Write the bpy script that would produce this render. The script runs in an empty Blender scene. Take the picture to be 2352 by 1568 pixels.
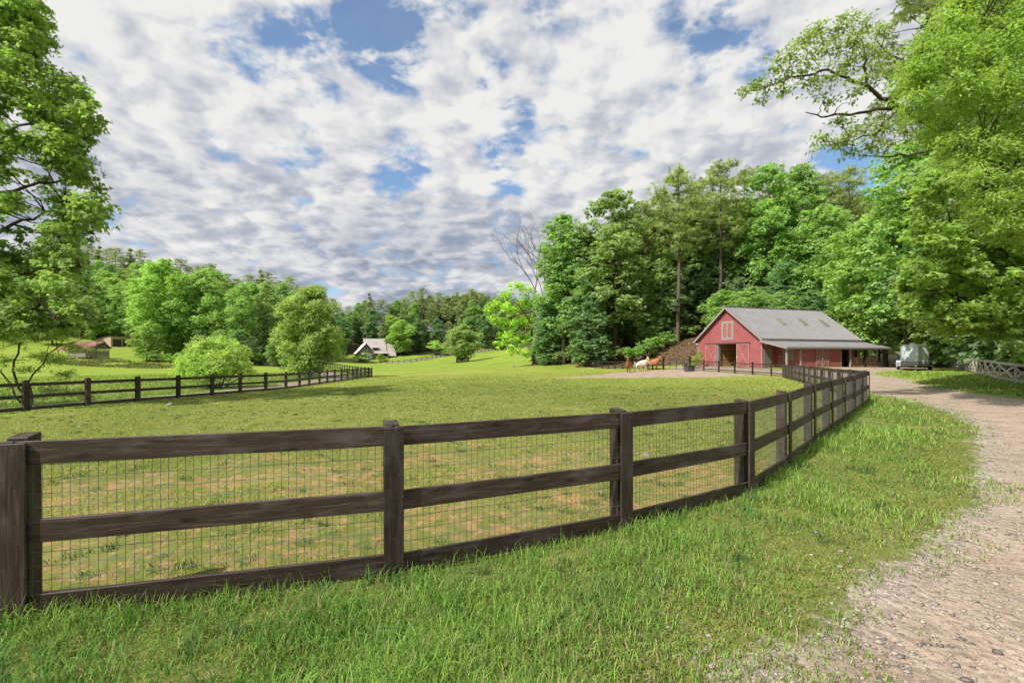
import bpy, bmesh, math, random
import numpy as np
from mathutils import Vector, Matrix

SC = bpy.context.scene
COL = SC.collection
F, HZ, EYE = 1100.0, 818.0, 1.88          # focal length in survey pixels, horizon row, eye height (m)

# ------------------------------------------------------------------ camera, sky, sun, exposure
cam_d = bpy.data.cameras.new('camera')
cam = bpy.data.objects.new('camera', cam_d)
COL.objects.link(cam)
SC.camera = cam
cam.location = (0, 0, EYE)
cam.rotation_euler = (math.radians(90), 0, 0)
cam_d.sensor_width = 36.0
cam_d.lens = 36.0 * F / 2352.0
cam_d.shift_y = (HZ - 784.0) / 2352.0
cam_d.clip_start, cam_d.clip_end = 0.1, 4000.0

SUN = Vector((-0.52, -0.42, 0.74)).normalized()
sun_d = bpy.data.lights.new('sun', 'SUN')
sun_d.energy = 2.4
sun_d.angle = math.radians(0.6)
sun_d.color = (1.0, 0.94, 0.85)
sun = bpy.data.objects.new('sun', sun_d)
COL.objects.link(sun)
sun.rotation_euler = (-SUN).to_track_quat('-Z', 'Y').to_euler()
sun.location = SUN * 60

vs = SC.view_settings
vs.view_transform, vs.look, vs.gamma, vs.use_curve_mapping = 'Standard', 'None', 1.0, False
vs.exposure = 1.4
CLOUD = 3.45                                 # cloud brightness before the background strength
SC.cycles.max_bounces = 8
SC.cycles.diffuse_bounces = 4
SC.cycles.glossy_bounces = 2
SC.cycles.transmission_bounces = 4
SC.cycles.transparent_max_bounces = 6
SC.cycles.caustics_reflective = SC.cycles.caustics_refractive = False


class NT:
    """Small helper for wiring node trees."""
    def __init__(s, tree):
        s.t = tree

    def n(s, kind, props=None, **ins):
        nd = s.t.nodes.new(kind)
        for k, v in (props or {}).items():
            setattr(nd, k, v)
        for k, v in ins.items():
            key = int(k[1:]) if k[0] == 'i' and k[1:].isdigit() else k.replace('_', ' ')
            sock = nd.inputs[key]
            if isinstance(v, bpy.types.NodeSocket):
                s.t.links.new(v, sock)
            else:
                sock.default_value = v
        return nd

    def math(s, op, a, b=0.0, c=0.0, clamp=False):
        return s.n('ShaderNodeMath', {'operation': op, 'use_clamp': clamp}, i0=a, i1=b, i2=c).outputs[0]

    def vmath(s, op, a, b=(0, 0, 0)):
        nd = s.n('ShaderNodeVectorMath', {'operation': op}, i0=a, i1=b)
        return nd.outputs['Value'] if op == 'DOT_PRODUCT' else nd.outputs[0]

    def noise(s, vec, scale, detail=4.0, rough=0.55, dist=0.0):
        return s.n('ShaderNodeTexNoise', None, Vector=vec, Scale=scale, Detail=detail, Roughness=rough, Distortion=dist).outputs['Fac']

    def step(s, v, lo, hi, a=0.0, b=1.0):
        nd = s.n('ShaderNodeMapRange', {'interpolation_type': 'SMOOTHSTEP'}, Value=v)
        nd.inputs['From Min'].default_value, nd.inputs['From Max'].default_value = lo, hi
        nd.inputs['To Min'].default_value, nd.inputs['To Max'].default_value = a, b
        return nd.outputs[0]

    def mix(s, fac, a, b, mode='MIX'):
        nd = s.n('ShaderNodeMix', {'data_type': 'RGBA', 'blend_type': mode})
        for i, v in ((0, fac), (6, a), (7, b)):
            if isinstance(v, bpy.types.NodeSocket):
                s.t.links.new(v, nd.inputs[i])
            else:
                nd.inputs[i].default_value = v if i == 0 else (*v, 1.0)[:4]
        return nd.outputs[2]

    def ramp(s, fac, stops):
        nd = s.n('ShaderNodeValToRGB', None, Fac=fac)
        el = nd.color_ramp.elements
        while len(el) < len(stops):
            el.new(0.5)
        for e, (p, c) in zip(el, stops):
            e.position, e.color = p, (*c, 1.0)[:4]
        return nd.outputs['Color']


def make_world():
    w = bpy.data.worlds.new('World')
    SC.world = w
    w.use_nodes = True
    t = NT(w.node_tree)
    w.node_tree.nodes.clear()
    d = t.n('ShaderNodeTexCoord').outputs['Generated']
    d = t.vmath('NORMALIZE', d)
    sep = t.n('ShaderNodeSeparateXYZ', None, Vector=d)
    z = t.math('ADD', t.math('MAXIMUM', sep.outputs['Z'], 0.0), 0.24)
    p = t.n('ShaderNodeCombineXYZ', None, X=t.math('DIVIDE', sep.outputs['X'], z), Y=t.math('DIVIDE', sep.outputs['Y'], z), Z=3.7).outputs[0]
    warp = t.n('ShaderNodeTexNoise', None, Vector=p, Scale=4.0, Detail=4.0).outputs['Color']
    pw = t.vmath('ADD', p, t.vmath('MULTIPLY', t.vmath('SUBTRACT', warp, (0.5, 0.5, 0.5)), (0.10, 0.10, 0.10)))
    n1 = t.noise(pw, 4.6, 9.0, 0.58)
    big = t.noise(p, 1.2, 3.0, 0.5)
    lump = t.noise(pw, 8.0, 8.0, 0.54)
    lump2 = t.noise(t.vmath('ADD', pw, (-0.035, -0.03, 0.02)), 8.0, 6.0, 0.50)
    dens = t.math('ADD', t.math('MULTIPLY', n1, 0.7), t.math('ADD', t.math('MULTIPLY', big, 0.12), t.math('MULTIPLY', lump, 0.42)))
    holes = None
    for px, py, r, a in ((880, 80, 95, 1.0), (970, 60, 50, 0.7), (690, 110, 85, 0.75), (560, 105, 70, 0.6), (1040, 30, 70, 0.7), (1110, 150, 50, 0.8), (800, 150, 60, 0.7), (1180, 265, 45, 0.75), (1150, 330, 50, 0.6), (1150, 415, 42, 0.8),
                         (905, 385, 60, 0.6), (700, 335, 60, 0.5), (1660, 60, 85, 0.95), (1720, 120, 50, 0.6), (1560, 20, 50, 0.6), (1935, 390, 75, 0.95), (1230, 10, 50, 0.6), (760, 200, 60, 0.4)):
        v = Vector(((px - 1176) / F, 1.0, (HZ - py) / F)).normalized()
        c = t.vmath('DOT_PRODUCT', d, tuple(v))
        ang = r / F * v.y
        h = t.step(c, math.cos(ang * 1.7), math.cos(ang * 0.2), 0.0, a)
        holes = h if holes is None else t.math('MAXIMUM', holes, h)
    rag = t.noise(pw, 9.0, 6.0, 0.62)
    holes = t.math('MULTIPLY', holes, t.step(rag, 0.28, 0.66, 0.35, 1.25))
    dens = t.math('SUBTRACT', dens, t.math('MULTIPLY', holes, 0.245))
    cover = t.step(dens, 0.385, 0.575)
    relief = t.math('ADD', 0.5, t.math('MULTIPLY', t.math('SUBTRACT', lump, lump2), 2.1), clamp=True)
    dark = t.noise(t.vmath('MULTIPLY', p, (0.5, 1.0, 1.0)), 1.7, 4.0, 0.55)
    low = t.step(sep.outputs['Z'], 0.02, 0.44, 1.0, 0.0)
    shade = t.math('ADD', 0.36, t.math('ADD', t.math('MULTIPLY', relief, 0.42), t.math('MULTIPLY', t.step(lump, 0.34, 0.62), 0.34)))
    shade = t.math('SUBTRACT', shade, t.math('MULTIPLY', t.step(dark, 0.40, 0.62), t.math('ADD', 0.12, t.math('MULTIPLY', low, 0.52))))
    shade = t.math('ADD', shade, t.math('MULTIPLY', t.step(dens, 0.42, 0.60, 1.0, 0.0), 0.10))
    shade = t.math('SUBTRACT', shade, t.math('MULTIPLY', low, 0.17))
    ccol = t.ramp(shade, [(0.0, (0.33, 0.38, 0.48)), (0.30, (0.50, 0.54, 0.63)), (0.58, (0.74, 0.75, 0.79)), (0.86, (0.95, 0.943, 0.925))])
    ccol = t.mix(1.0, ccol, (CLOUD, CLOUD, CLOUD), 'MULTIPLY')
    sky = t.n('ShaderNodeTexSky', {'sky_type': 'NISHITA', 'sun_disc': False, 'sun_elevation': math.asin(SUN.z), 'sun_rotation': math.atan2(SUN.x, SUN.y),
                                   'air_density': 1.0, 'dust_density': 0.6, 'ozone_density': 2.2})
    skyc = t.mix(1.0, sky.outputs[0], (0.50, 0.61, 0.65), 'MULTIPLY')
    out = t.mix(t.math('MAXIMUM', cover, 0.10), skyc, ccol)
    bg = t.n('ShaderNodeBackground', None, Color=out, Strength=0.10)
    t.n('ShaderNodeOutputWorld', None, Surface=bg.outputs[0])
    w.cycles.sampling_method = 'MANUAL'
    w.cycles.sample_map_resolution = 512


make_world()

# ------------------------------------------------------------------ small helpers
RNG = np.random.default_rng(7)
random.seed(7)


def pix(x, y, d):
    """World point of survey pixel (x, y) at depth d."""
    return Vector(((x - 1176) * d / F, d, EYE - (y - HZ) * d / F))


def tag(o, label=None, cat=None, group=None, kind=None):
    for k, v in (('label', label), ('category', cat), ('group', group), ('kind', kind)):
        if v:
            o[k] = v
    return o


def empty(name, loc, rz=0.0, label=None, cat=None, group=None):
    o = bpy.data.objects.new(name, None)
    o.empty_display_size = 0.3
    COL.objects.link(o)
    o.matrix_basis = Matrix.Translation(loc) @ Matrix.Rotation(rz, 4, 'Z')
    return tag(o, label, cat, group)


def link(name, mesh, parent=None, world=None):
    """Link a mesh as an object; WORLD is its matrix in the parent's space."""
    o = bpy.data.objects.new(name, mesh)
    COL.objects.link(o)
    if parent is not None:
        o.parent = parent
    if world is not None:
        o.matrix_basis = world
    return o


def np_mesh(name, v, f, mats, col=None, smooth=False, attr='Col', extra=None):
    """Fast mesh from arrays; f is (n, 3) or (n, 4)."""
    v = np.asarray(v, np.float32)
    f = np.asarray(f, np.int32)
    k = f.shape[1]
    me = bpy.data.meshes.new(name)
    me.vertices.add(len(v))
    me.vertices.foreach_set('co', v.ravel())
    me.loops.add(f.size)
    me.loops.foreach_set('vertex_index', f.ravel())
    me.polygons.add(len(f))
    me.polygons.foreach_set('loop_start', np.arange(0, f.size, k, dtype=np.int32))
    try:
        me.polygons.foreach_set('loop_total', np.full(len(f), k, np.int32))
    except Exception:
        pass
    if smooth:
        me.polygons.foreach_set('use_smooth', np.ones(len(f), bool))
    for m in (mats if isinstance(mats, (list, tuple)) else [mats]):
        me.materials.append(m)
    if col is not None:
        a = me.attributes.new(attr, 'FLOAT_COLOR', 'POINT')
        c = np.ones((len(v), 4), np.float32)
        c[:, :col.shape[1]] = col
        a.data.foreach_set('color', c.ravel())
    if extra is not None:
        a = me.attributes.new(extra[0], 'FLOAT', 'POINT')
        a.data.foreach_set('value', np.asarray(extra[1], np.float32))
    me.update(calc_edges=True)
    me.validate(verbose=False)
    return me


class MB:
    """Collects boxes, beams, tubes and faces and builds them as one mesh."""
    def __init__(s):
        s.v, s.f, s.m = [], [], []

    def face(s, pts, m=0):
        b = len(s.v)
        s.v += [tuple(p) for p in pts]
        s.f.append(tuple(range(b, b + len(pts))))
        s.m.append(m)

    def hexa(s, p, m=0):
        b = len(s.v)
        s.v += [tuple(q) for q in p]
        for f in ((0, 3, 2, 1), (4, 5, 6, 7), (0, 1, 5, 4), (1, 2, 6, 5), (2, 3, 7, 6), (3, 0, 4, 7)):
            s.f.append(tuple(b + i for i in f))
            s.m.append(m)

    def box(s, lo, hi, m=0):
        (a, b, c), (d, e, f) = lo, hi
        s.hexa([(a, b, c), (d, b, c), (d, e, c), (a, e, c), (a, b, f), (d, b, f), (d, e, f), (a, e, f)], m)

    def beam(s, p0, p1, w, h, n=(0, 0, 1), m=0):
        """Bar from p0 to p1, size h along n, w across."""
        p0, p1, n = Vector(p0), Vector(p1), Vector(n)
        x = (p1 - p0).normalized()
        n = (n - x * n.dot(x)).normalized()
        y = n.cross(x)
        q = []
        for dz in (-h / 2, h / 2):
            for p, dy in ((p0, -w / 2), (p1, -w / 2), (p1, w / 2), (p0, w / 2)):
                q.append(p + y * dy + n * dz)
        s.hexa(q, m)

    def tube(s, pts, rad, k=6, m=0, cap=True):
        b = len(s.v)
        pts = [Vector(p) for p in pts]
        ref = Vector((0.31, 0.17, 0.93))
        for i, p in enumerate(pts):
            t = (pts[min(i + 1, len(pts) - 1)] - pts[max(i - 1, 0)]).normalized()
            a = t.cross(ref)
            if a.length < 1e-3:
                a = t.cross(Vector((1, 0, 0)))
            a.normalize()
            c = t.cross(a)
            for j in range(k):
                th = 2 * math.pi * j / k
                s.v.append(tuple(p + (a * math.cos(th) + c * math.sin(th)) * rad[i]))
        for i in range(len(pts) - 1):
            for j in range(k):
                j2 = (j + 1) % k
                s.f.append((b + i * k + j, b + i * k + j2, b + (i + 1) * k + j2, b + (i + 1) * k + j))
                s.m.append(m)
        if cap:
            s.f.append(tuple(b + j for j in range(k))[::-1])
            e = b + (len(pts) - 1) * k
            s.f.append(tuple(e + j for j in range(k)))
            s.m += [m, m]

    def mesh(s, name, mats, smooth=False, bevel=0.0):
        me = bpy.data.meshes.new(name)
        me.from_pydata(s.v, [], s.f)
        for m in (mats if isinstance(mats, (list, tuple)) else [mats]):
            me.materials.append(m)
        me.polygons.foreach_set('material_index', s.m)
        if smooth:
            me.polygons.foreach_set('use_smooth', [True] * len(s.f))
        if bevel > 0:
            bm = bmesh.new()
            bm.from_mesh(me)
            bmesh.ops.bevel(bm, geom=bm.edges[:], offset=bevel, segments=1, affect='EDGES', profile=0.7)
            bm.to_mesh(me)
            bm.free()
        me.update()
        return me

    def build(s, name, mats, parent=None, smooth=False, bevel=0.0, world=None, **tags):
        o = link(name, s.mesh(name, mats, smooth, bevel), parent, world)
        return tag(o, **tags) if tags else o


def copy_tree(root, name=None):
    """A copy of a thing with copies of its parts and sub-parts (mesh data shared)."""
    r = root.copy()
    COL.objects.link(r)
    for ch in root.children:
        c = ch.copy()
        COL.objects.link(c)
        c.parent = r
        for g in ch.children:
            d = g.copy()
            COL.objects.link(d)
            d.parent = c
    return r


# ------------------------------------------------------------------ materials
def new_mat(name):
    m = bpy.data.materials.new(name)
    m.use_nodes = True
    t = NT(m.node_tree)
    b = m.node_tree.nodes['Principled BSDF']
    return m, t, b


def setb(t, b, color=None, rough=None, spec=None, metal=None, normal=None):
    for key, v in (('Base Color', color), ('Roughness', rough), ('Specular IOR Level', spec), ('Metallic', metal), ('Normal', normal)):
        if v is None:
            continue
        if isinstance(v, bpy.types.NodeSocket):
            t.t.links.new(v, b.inputs[key])
        else:
            b.inputs[key].default_value = (*v, 1.0) if key == 'Base Color' else v


def bump(t, h, strength=0.3, dist=0.02):
    return t.n('ShaderNodeBump', None, Strength=strength, Distance=dist, Height=h).outputs[0]


def objcoord(t, rand=True):
    c = t.n('ShaderNodeTexCoord').outputs['Object']
    if rand:
        r = t.n('ShaderNodeObjectInfo').outputs['Random']
        c = t.vmath('ADD', c, t.n('ShaderNodeCombineXYZ', None, X=t.math('MULTIPLY', r, 37.0), Y=t.math('MULTIPLY', r, 11.0), Z=t.math('MULTIPLY', r, 23.0)).outputs[0])
    return c


def plain(name, col, rough=0.6, spec=0.3, metal=0.0, var=0.12, scale=3.0, bmp=0.0):
    """A painted or bare surface with gentle blotches and weathering."""
    m, t, b = new_mat(name)
    c = objcoord(t)
    n = t.noise(c, scale, 6.0, 0.6)
    lo = tuple(x * (1 - var) for x in col)
    hi = tuple(min(1, x * (1 + var)) for x in col)
    setb(t, b, t.ramp(n, [(0.3, lo), (0.7, hi)]), t.math('ADD', rough - 0.06, t.math('MULTIPLY', n, 0.12)), spec, metal)
    if bmp:
        setb(t, b, normal=bump(t, t.noise(c, scale * 12, 3.0), bmp))
    return m


def wood(name, base, dark, light, grain=(1.2, 22.0, 22.0), rough=0.55, spec=0.35, knots=True, wear_sheen=0.5):
    """Board wood, grain along local X."""
    m, t, b = new_mat(name)
    c = objcoord(t)
    cs = t.vmath('MULTIPLY', c, grain)
    g = t.math('ADD', t.math('MULTIPLY', t.noise(cs, 1.4, 7.0, 0.62, 0.6), 0.55), t.math('MULTIPLY', t.noise(t.vmath('MULTIPLY', c, tuple(q * 3.4 for q in grain)), 1.2, 4.0, 0.6), 0.45))
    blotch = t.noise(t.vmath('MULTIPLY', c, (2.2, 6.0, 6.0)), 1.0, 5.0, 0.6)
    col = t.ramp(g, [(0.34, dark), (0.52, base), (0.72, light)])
    col = t.mix(t.step(blotch, 0.48, 0.72, 0.0, wear_sheen), col, light)
    h = g
    if knots:
        v = t.n('ShaderNodeTexVoronoi', {'feature': 'F1'}, Vector=t.vmath('MULTIPLY', c, (2.0, 6.0, 6.0)), Scale=1.0, Randomness=1.0).outputs['Distance']
        k = t.step(v, 0.07, 0.20, 1.0, 0.0)
        col = t.mix(t.math('MULTIPLY', k, 0.8), col, tuple(x * 0.45 for x in dark))
        h = t.math('SUBTRACT', g, t.math('MULTIPLY', k, 0.5))
    rv = t.math('FRACT', t.math('MULTIPLY', t.n('ShaderNodeObjectInfo').outputs['Random'], 13.7))
    tone = t.math('ADD', 0.72, t.math('MULTIPLY', rv, 0.6))
    col = t.mix(1.0, col, t.n('ShaderNodeCombineColor', None, Red=tone, Green=tone, Blue=tone).outputs[0], 'MULTIPLY')
    setb(t, b, col, t.math('ADD', rough - 0.1, t.math('MULTIPLY', g, 0.25)), spec, normal=bump(t, h, 0.45, 0.004))
    return m


def leaf_mat(name, trans=0.48, hue=0.5, rough=0.55, boost=2.25, spec=0.14):
    """Leaf: colour from the mesh's Col attribute, each plant a little different, some light through the blade."""
    m, t, b = new_mat(name)
    a = t.n('ShaderNodeAttribute', {'attribute_name': 'Col'}).outputs['Color']
    r = t.n('ShaderNodeObjectInfo').outputs['Random']
    r2 = t.math('FRACT', t.math('MULTIPLY', r, 7.31))
    hsv = t.n('ShaderNodeHueSaturation', None, Hue=t.math('ADD', 0.5 - 0.018 * hue, t.math('MULTIPLY', r, 0.036 * hue)), Saturation=t.math('ADD', 0.80, t.math('MULTIPLY', r2, 0.18)),
              Value=t.math('MULTIPLY', boost, t.math('ADD', 1.0 - 0.22 * hue, t.math('MULTIPLY', r2, 0.46 * hue))), Color=a)
    col = hsv.outputs[0]
    setb(t, b, col, rough, spec)
    tr = t.n('ShaderNodeBsdfTranslucent', None, Color=t.mix(1.0, col, (1.25, 1.35, 0.55), 'MULTIPLY'))
    mx = t.n('ShaderNodeMixShader', None, i0=trans, i1=b.outputs[0], i2=tr.outputs[0])
    t.t.links.new(mx.outputs[0], t.t.nodes['Material Output'].inputs['Surface'])
    return m


M = {}
M['fence'] = wood('fence_stain', (0.044, 0.0265, 0.019), (0.016, 0.0095, 0.007), (0.115, 0.098, 0.096), wear_sheen=0.55)  # palest tone is weathering plus bluish sky sheen put into the colour
M['fence_far'] = plain('fence_stain_far', (0.022, 0.016, 0.0135), 0.6, 0.3, var=0.3)
M['grey_wood'] = wood('weathered_wood', (0.44, 0.40, 0.37), (0.24, 0.21, 0.19), (0.58, 0.54, 0.51), knots=False, rough=0.8, spec=0.15)
M['log_wood'] = wood('weathered_log', (0.24, 0.21, 0.185), (0.10, 0.085, 0.075), (0.36, 0.33, 0.30), knots=False, rough=0.85, spec=0.1)
M['wire'] = plain('galvanised_wire', (0.15, 0.155, 0.16), 0.45, 0.5, 0.4, 0.2)
M['bark'] = wood('bark', (0.13, 0.105, 0.085), (0.05, 0.04, 0.033), (0.24, 0.21, 0.18), grain=(6.0, 6.0, 1.3), rough=0.9, spec=0.1, knots=False)
M['bark_dark'] = wood('bark_dark', (0.055, 0.044, 0.036), (0.022, 0.018, 0.015), (0.11, 0.095, 0.08), grain=(7.0, 7.0, 1.5), rough=0.9, spec=0.1, knots=False)
M['bark_pine'] = wood('bark_pine', (0.17, 0.125, 0.10), (0.07, 0.05, 0.04), (0.27, 0.22, 0.185), grain=(6.0, 6.0, 1.6), rough=0.9, spec=0.1, knots=False)
M['leaf'] = leaf_mat('leaf', boost=2.6)
M['needle'] = leaf_mat('needle', 0.35, boost=2.5)
M['leaf_near'] = leaf_mat('leaf_near', 0.5, 0.25, 0.42, 2.6)
M['blade'] = leaf_mat('grass_blade', 0.35, 0.0, 0.5, 1.12, 0.08)
M['red'] = plain('red_siding', (0.33, 0.098, 0.102), 0.55, 0.3, var=0.13, scale=0.7)
M['trim'] = plain('taupe_trim', (0.30, 0.26, 0.245), 0.55, 0.3, var=0.08)
M['pinkx'] = plain('pale_trim', (0.40, 0.26, 0.25), 0.55, 0.3, var=0.08)
M['greydoor'] = plain('grey_door', (0.20, 0.19, 0.18), 0.5, 0.35, var=0.08)
M['galv'] = plain('galvalume_roof', (0.215, 0.21, 0.225), 0.45, 0.4, 0.25, 0.14, 0.8)
M['gutter'] = plain('dark_gutter', (0.10, 0.10, 0.10), 0.5, 0.4)
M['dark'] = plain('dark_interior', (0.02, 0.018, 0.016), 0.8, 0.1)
M['skylight'] = plain('skylight_panel', (0.20, 0.19, 0.16), 0.35, 0.5)
M['plank'] = wood('pine_planks', (0.36, 0.18, 0.075), (0.16, 0.075, 0.03), (0.48, 0.27, 0.12), rough=0.6)
M['white'] = plain('white_plastic', (0.78, 0.78, 0.76), 0.4, 0.4, var=0.05)
M['black'] = plain('black_rubber', (0.025, 0.025, 0.026), 0.6, 0.3)
M['iron'] = plain('dark_iron', (0.05, 0.045, 0.042), 0.5, 0.4)
M['log_end'] = plain('split_log', (0.46, 0.32, 0.19), 0.85, 0.1, var=0.5, scale=6.0)
M['tan'] = plain('tan_stucco', (0.42, 0.33, 0.25), 0.85, 0.15, var=0.07, scale=0.6)
M['brown_door'] = plain('brown_roller_door', (0.065, 0.045, 0.042), 0.6, 0.3)
M['rust'] = plain('rusty_red_roof', (0.27, 0.122, 0.112), 0.6, 0.3, var=0.35, scale=0.5)
M['stone'] = plain('field_stone', (0.30, 0.265, 0.23), 0.85, 0.15, var=0.35, scale=2.0, bmp=0.3)
M['house'] = plain('grey_house_siding', (0.135, 0.135, 0.15), 0.6, 0.3, var=0.08)
M['house_dark'] = plain('dark_grey_wall', (0.07, 0.07, 0.08), 0.6, 0.3, var=0.1)
M['house_roof'] = plain('pale_metal_roof', (0.44, 0.395, 0.385), 0.42, 0.5, 0.2, 0.08, 0.4)
M['glass'] = plain('window_glass', (0.02, 0.024, 0.028), 0.08, 0.6)
M['concrete'] = plain('pale_concrete', (0.46, 0.40, 0.34), 0.85, 0.15, var=0.12, scale=1.0)
M['trailer'] = plain('white_trailer_paint', (0.44, 0.49, 0.56), 0.32, 0.5, 0.0, 0.05)
M['trailer_band'] = plain('grey_trailer_band', (0.26, 0.26, 0.29), 0.3, 0.5, 0.3, 0.08)
M['steel'] = plain('steel', (0.40, 0.40, 0.41), 0.4, 0.5, 0.7)
M['trough'] = plain('charcoal_trough', (0.075, 0.078, 0.082), 0.55, 0.35, var=0.2)
M['pebble'] = plain('pebble', (0.34, 0.30, 0.26), 0.85, 0.2, var=0.4, scale=9.0)


def ground_mat():
    m, t, b = new_mat('ground')
    pos = t.n('ShaderNodeTexCoord').outputs['Object']
    zone = t.n('ShaderNodeAttribute', {'attribute_name': 'zone'})
    sp = t.n('ShaderNodeSeparateColor', None, Color=zone.outputs['Color'])
    road, wood_, dry = sp.outputs[0], sp.outputs[1], sp.outputs[2]
    lush = zone.outputs['Alpha']
    fine = t.noise(pos, 7.0, 8.0, 0.68)
    mid = t.noise(pos, 1.1, 6.0, 0.6)
    big = t.noise(pos, 0.16, 5.0, 0.55)
    mixn = t.math('ADD', t.math('MULTIPLY', fine, 0.36), t.math('ADD', t.math('MULTIPLY', mid, 0.30), t.math('MULTIPLY', big, 0.34)))
    past = t.ramp(mixn, [(0.34, (0.110, 0.175, 0.022)), (0.45, (0.185, 0.248, 0.036)), (0.54, (0.265, 0.288, 0.060)), (0.66, (0.350, 0.310, 0.115))])
    lawn = t.ramp(mixn, [(0.32, (0.112, 0.180, 0.022)), (0.48, (0.185, 0.262, 0.034)), (0.66, (0.280, 0.325, 0.054))])
    grass = t.mix(lush, past, lawn)
    th = t.n('ShaderNodeAttribute', {'attribute_name': 'thatch'}).outputs['Fac']
    soil = t.ramp(mixn, [(0.32, (0.055, 0.066, 0.016)), (0.5, (0.125, 0.135, 0.038)), (0.66, (0.250, 0.215, 0.095))])
    grass = t.mix(th, grass, soil)
    clay_n = t.math('ADD', t.math('MULTIPLY', t.noise(pos, 5.5, 8.0, 0.70), 0.68), t.math('MULTIPLY', t.noise(pos, 0.9, 3.0), 0.32))
    clay_n = t.math('ADD', clay_n, t.math('MULTIPLY', t.math('SUBTRACT', dry, 0.5), 0.34))
    clay = t.ramp(fine, [(0.3, (0.26, 0.125, 0.066)), (0.55, (0.40, 0.222, 0.122)), (0.75, (0.50, 0.345, 0.205))])
    grass = t.mix(t.step(clay_n, 0.50, 0.63, 0.0, 0.7), grass, clay)
    peb = t.n('ShaderNodeTexVoronoi', {'feature': 'F1'}, Vector=pos, Scale=16.0).outputs
    peb2 = t.n('ShaderNodeTexVoronoi', {'feature': 'F1'}, Vector=pos, Scale=38.0).outputs
    rn = t.math('ADD', t.math('MULTIPLY', mid, 0.5), t.math('MULTIPLY', fine, 0.5))
    rcol = t.ramp(rn, [(0.34, (0.205, 0.155, 0.118)), (0.5, (0.335, 0.262, 0.200)), (0.66, (0.455, 0.365, 0.280))])
    stone = t.ramp(t.n('ShaderNodeSeparateColor', None, Color=peb2['Color']).outputs[0], [(0.1, (0.16, 0.14, 0.13)), (0.6, (0.33, 0.29, 0.26)), (0.95, (0.52, 0.47, 0.42))])
    rcol = t.mix(t.math('MULTIPLY', t.step(peb2['Distance'], 0.25, 0.42, 1.0, 0.0), t.step(t.noise(pos, 0.9, 4.0), 0.36, 0.6, 0.25, 0.8)), rcol, stone)
    edge = t.step(road, 0.62, 0.98, 0.85, 0.0)
    grit = t.ramp(t.n('ShaderNodeSeparateColor', None, Color=peb['Color']).outputs[1], [(0.05, (0.15, 0.122, 0.100)), (0.5, (0.29, 0.242, 0.200)), (0.95, (0.48, 0.42, 0.36))])
    rcol = t.mix(t.math('MULTIPLY', edge, t.step(t.noise(pos, 2.2, 5.0), 0.3, 0.6, 0.4, 1.0)), rcol, t.mix(0.5, grit, stone))
    fcol = t.ramp(t.math('ADD', t.math('MULTIPLY', fine, 0.6), t.math('MULTIPLY', mid, 0.4)), [(0.3, (0.060, 0.036, 0.022)), (0.5, (0.130, 0.080, 0.052)), (0.72, (0.230, 0.155, 0.105))])
    fcol = t.mix(t.math('MULTIPLY', lush, 0.8), fcol, (0.034, 0.052, 0.018))
    jit = t.math('MULTIPLY', t.math('SUBTRACT', t.math('ADD', t.math('MULTIPLY', fine, 0.5), t.math('MULTIPLY', mid, 0.5)), 0.5), 1.5)
    col = t.mix(t.step(t.math('ADD', wood_, jit), 0.40, 0.62), grass, fcol)
    rm = t.step(t.math('ADD', road, jit), 0.40, 0.60)
    col = t.mix(rm, col, rcol)
    hgt = t.math('ADD', t.math('MULTIPLY', fine, 0.6), t.math('MULTIPLY', t.math('SUBTRACT', 0.5, peb['Distance']), t.math('MULTIPLY', rm, 0.5)))
    setb(t, b, col, 0.92, 0.12, normal=bump(t, hgt, 0.8, 0.06))
    return m


M['ground'] = ground_mat()

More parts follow.
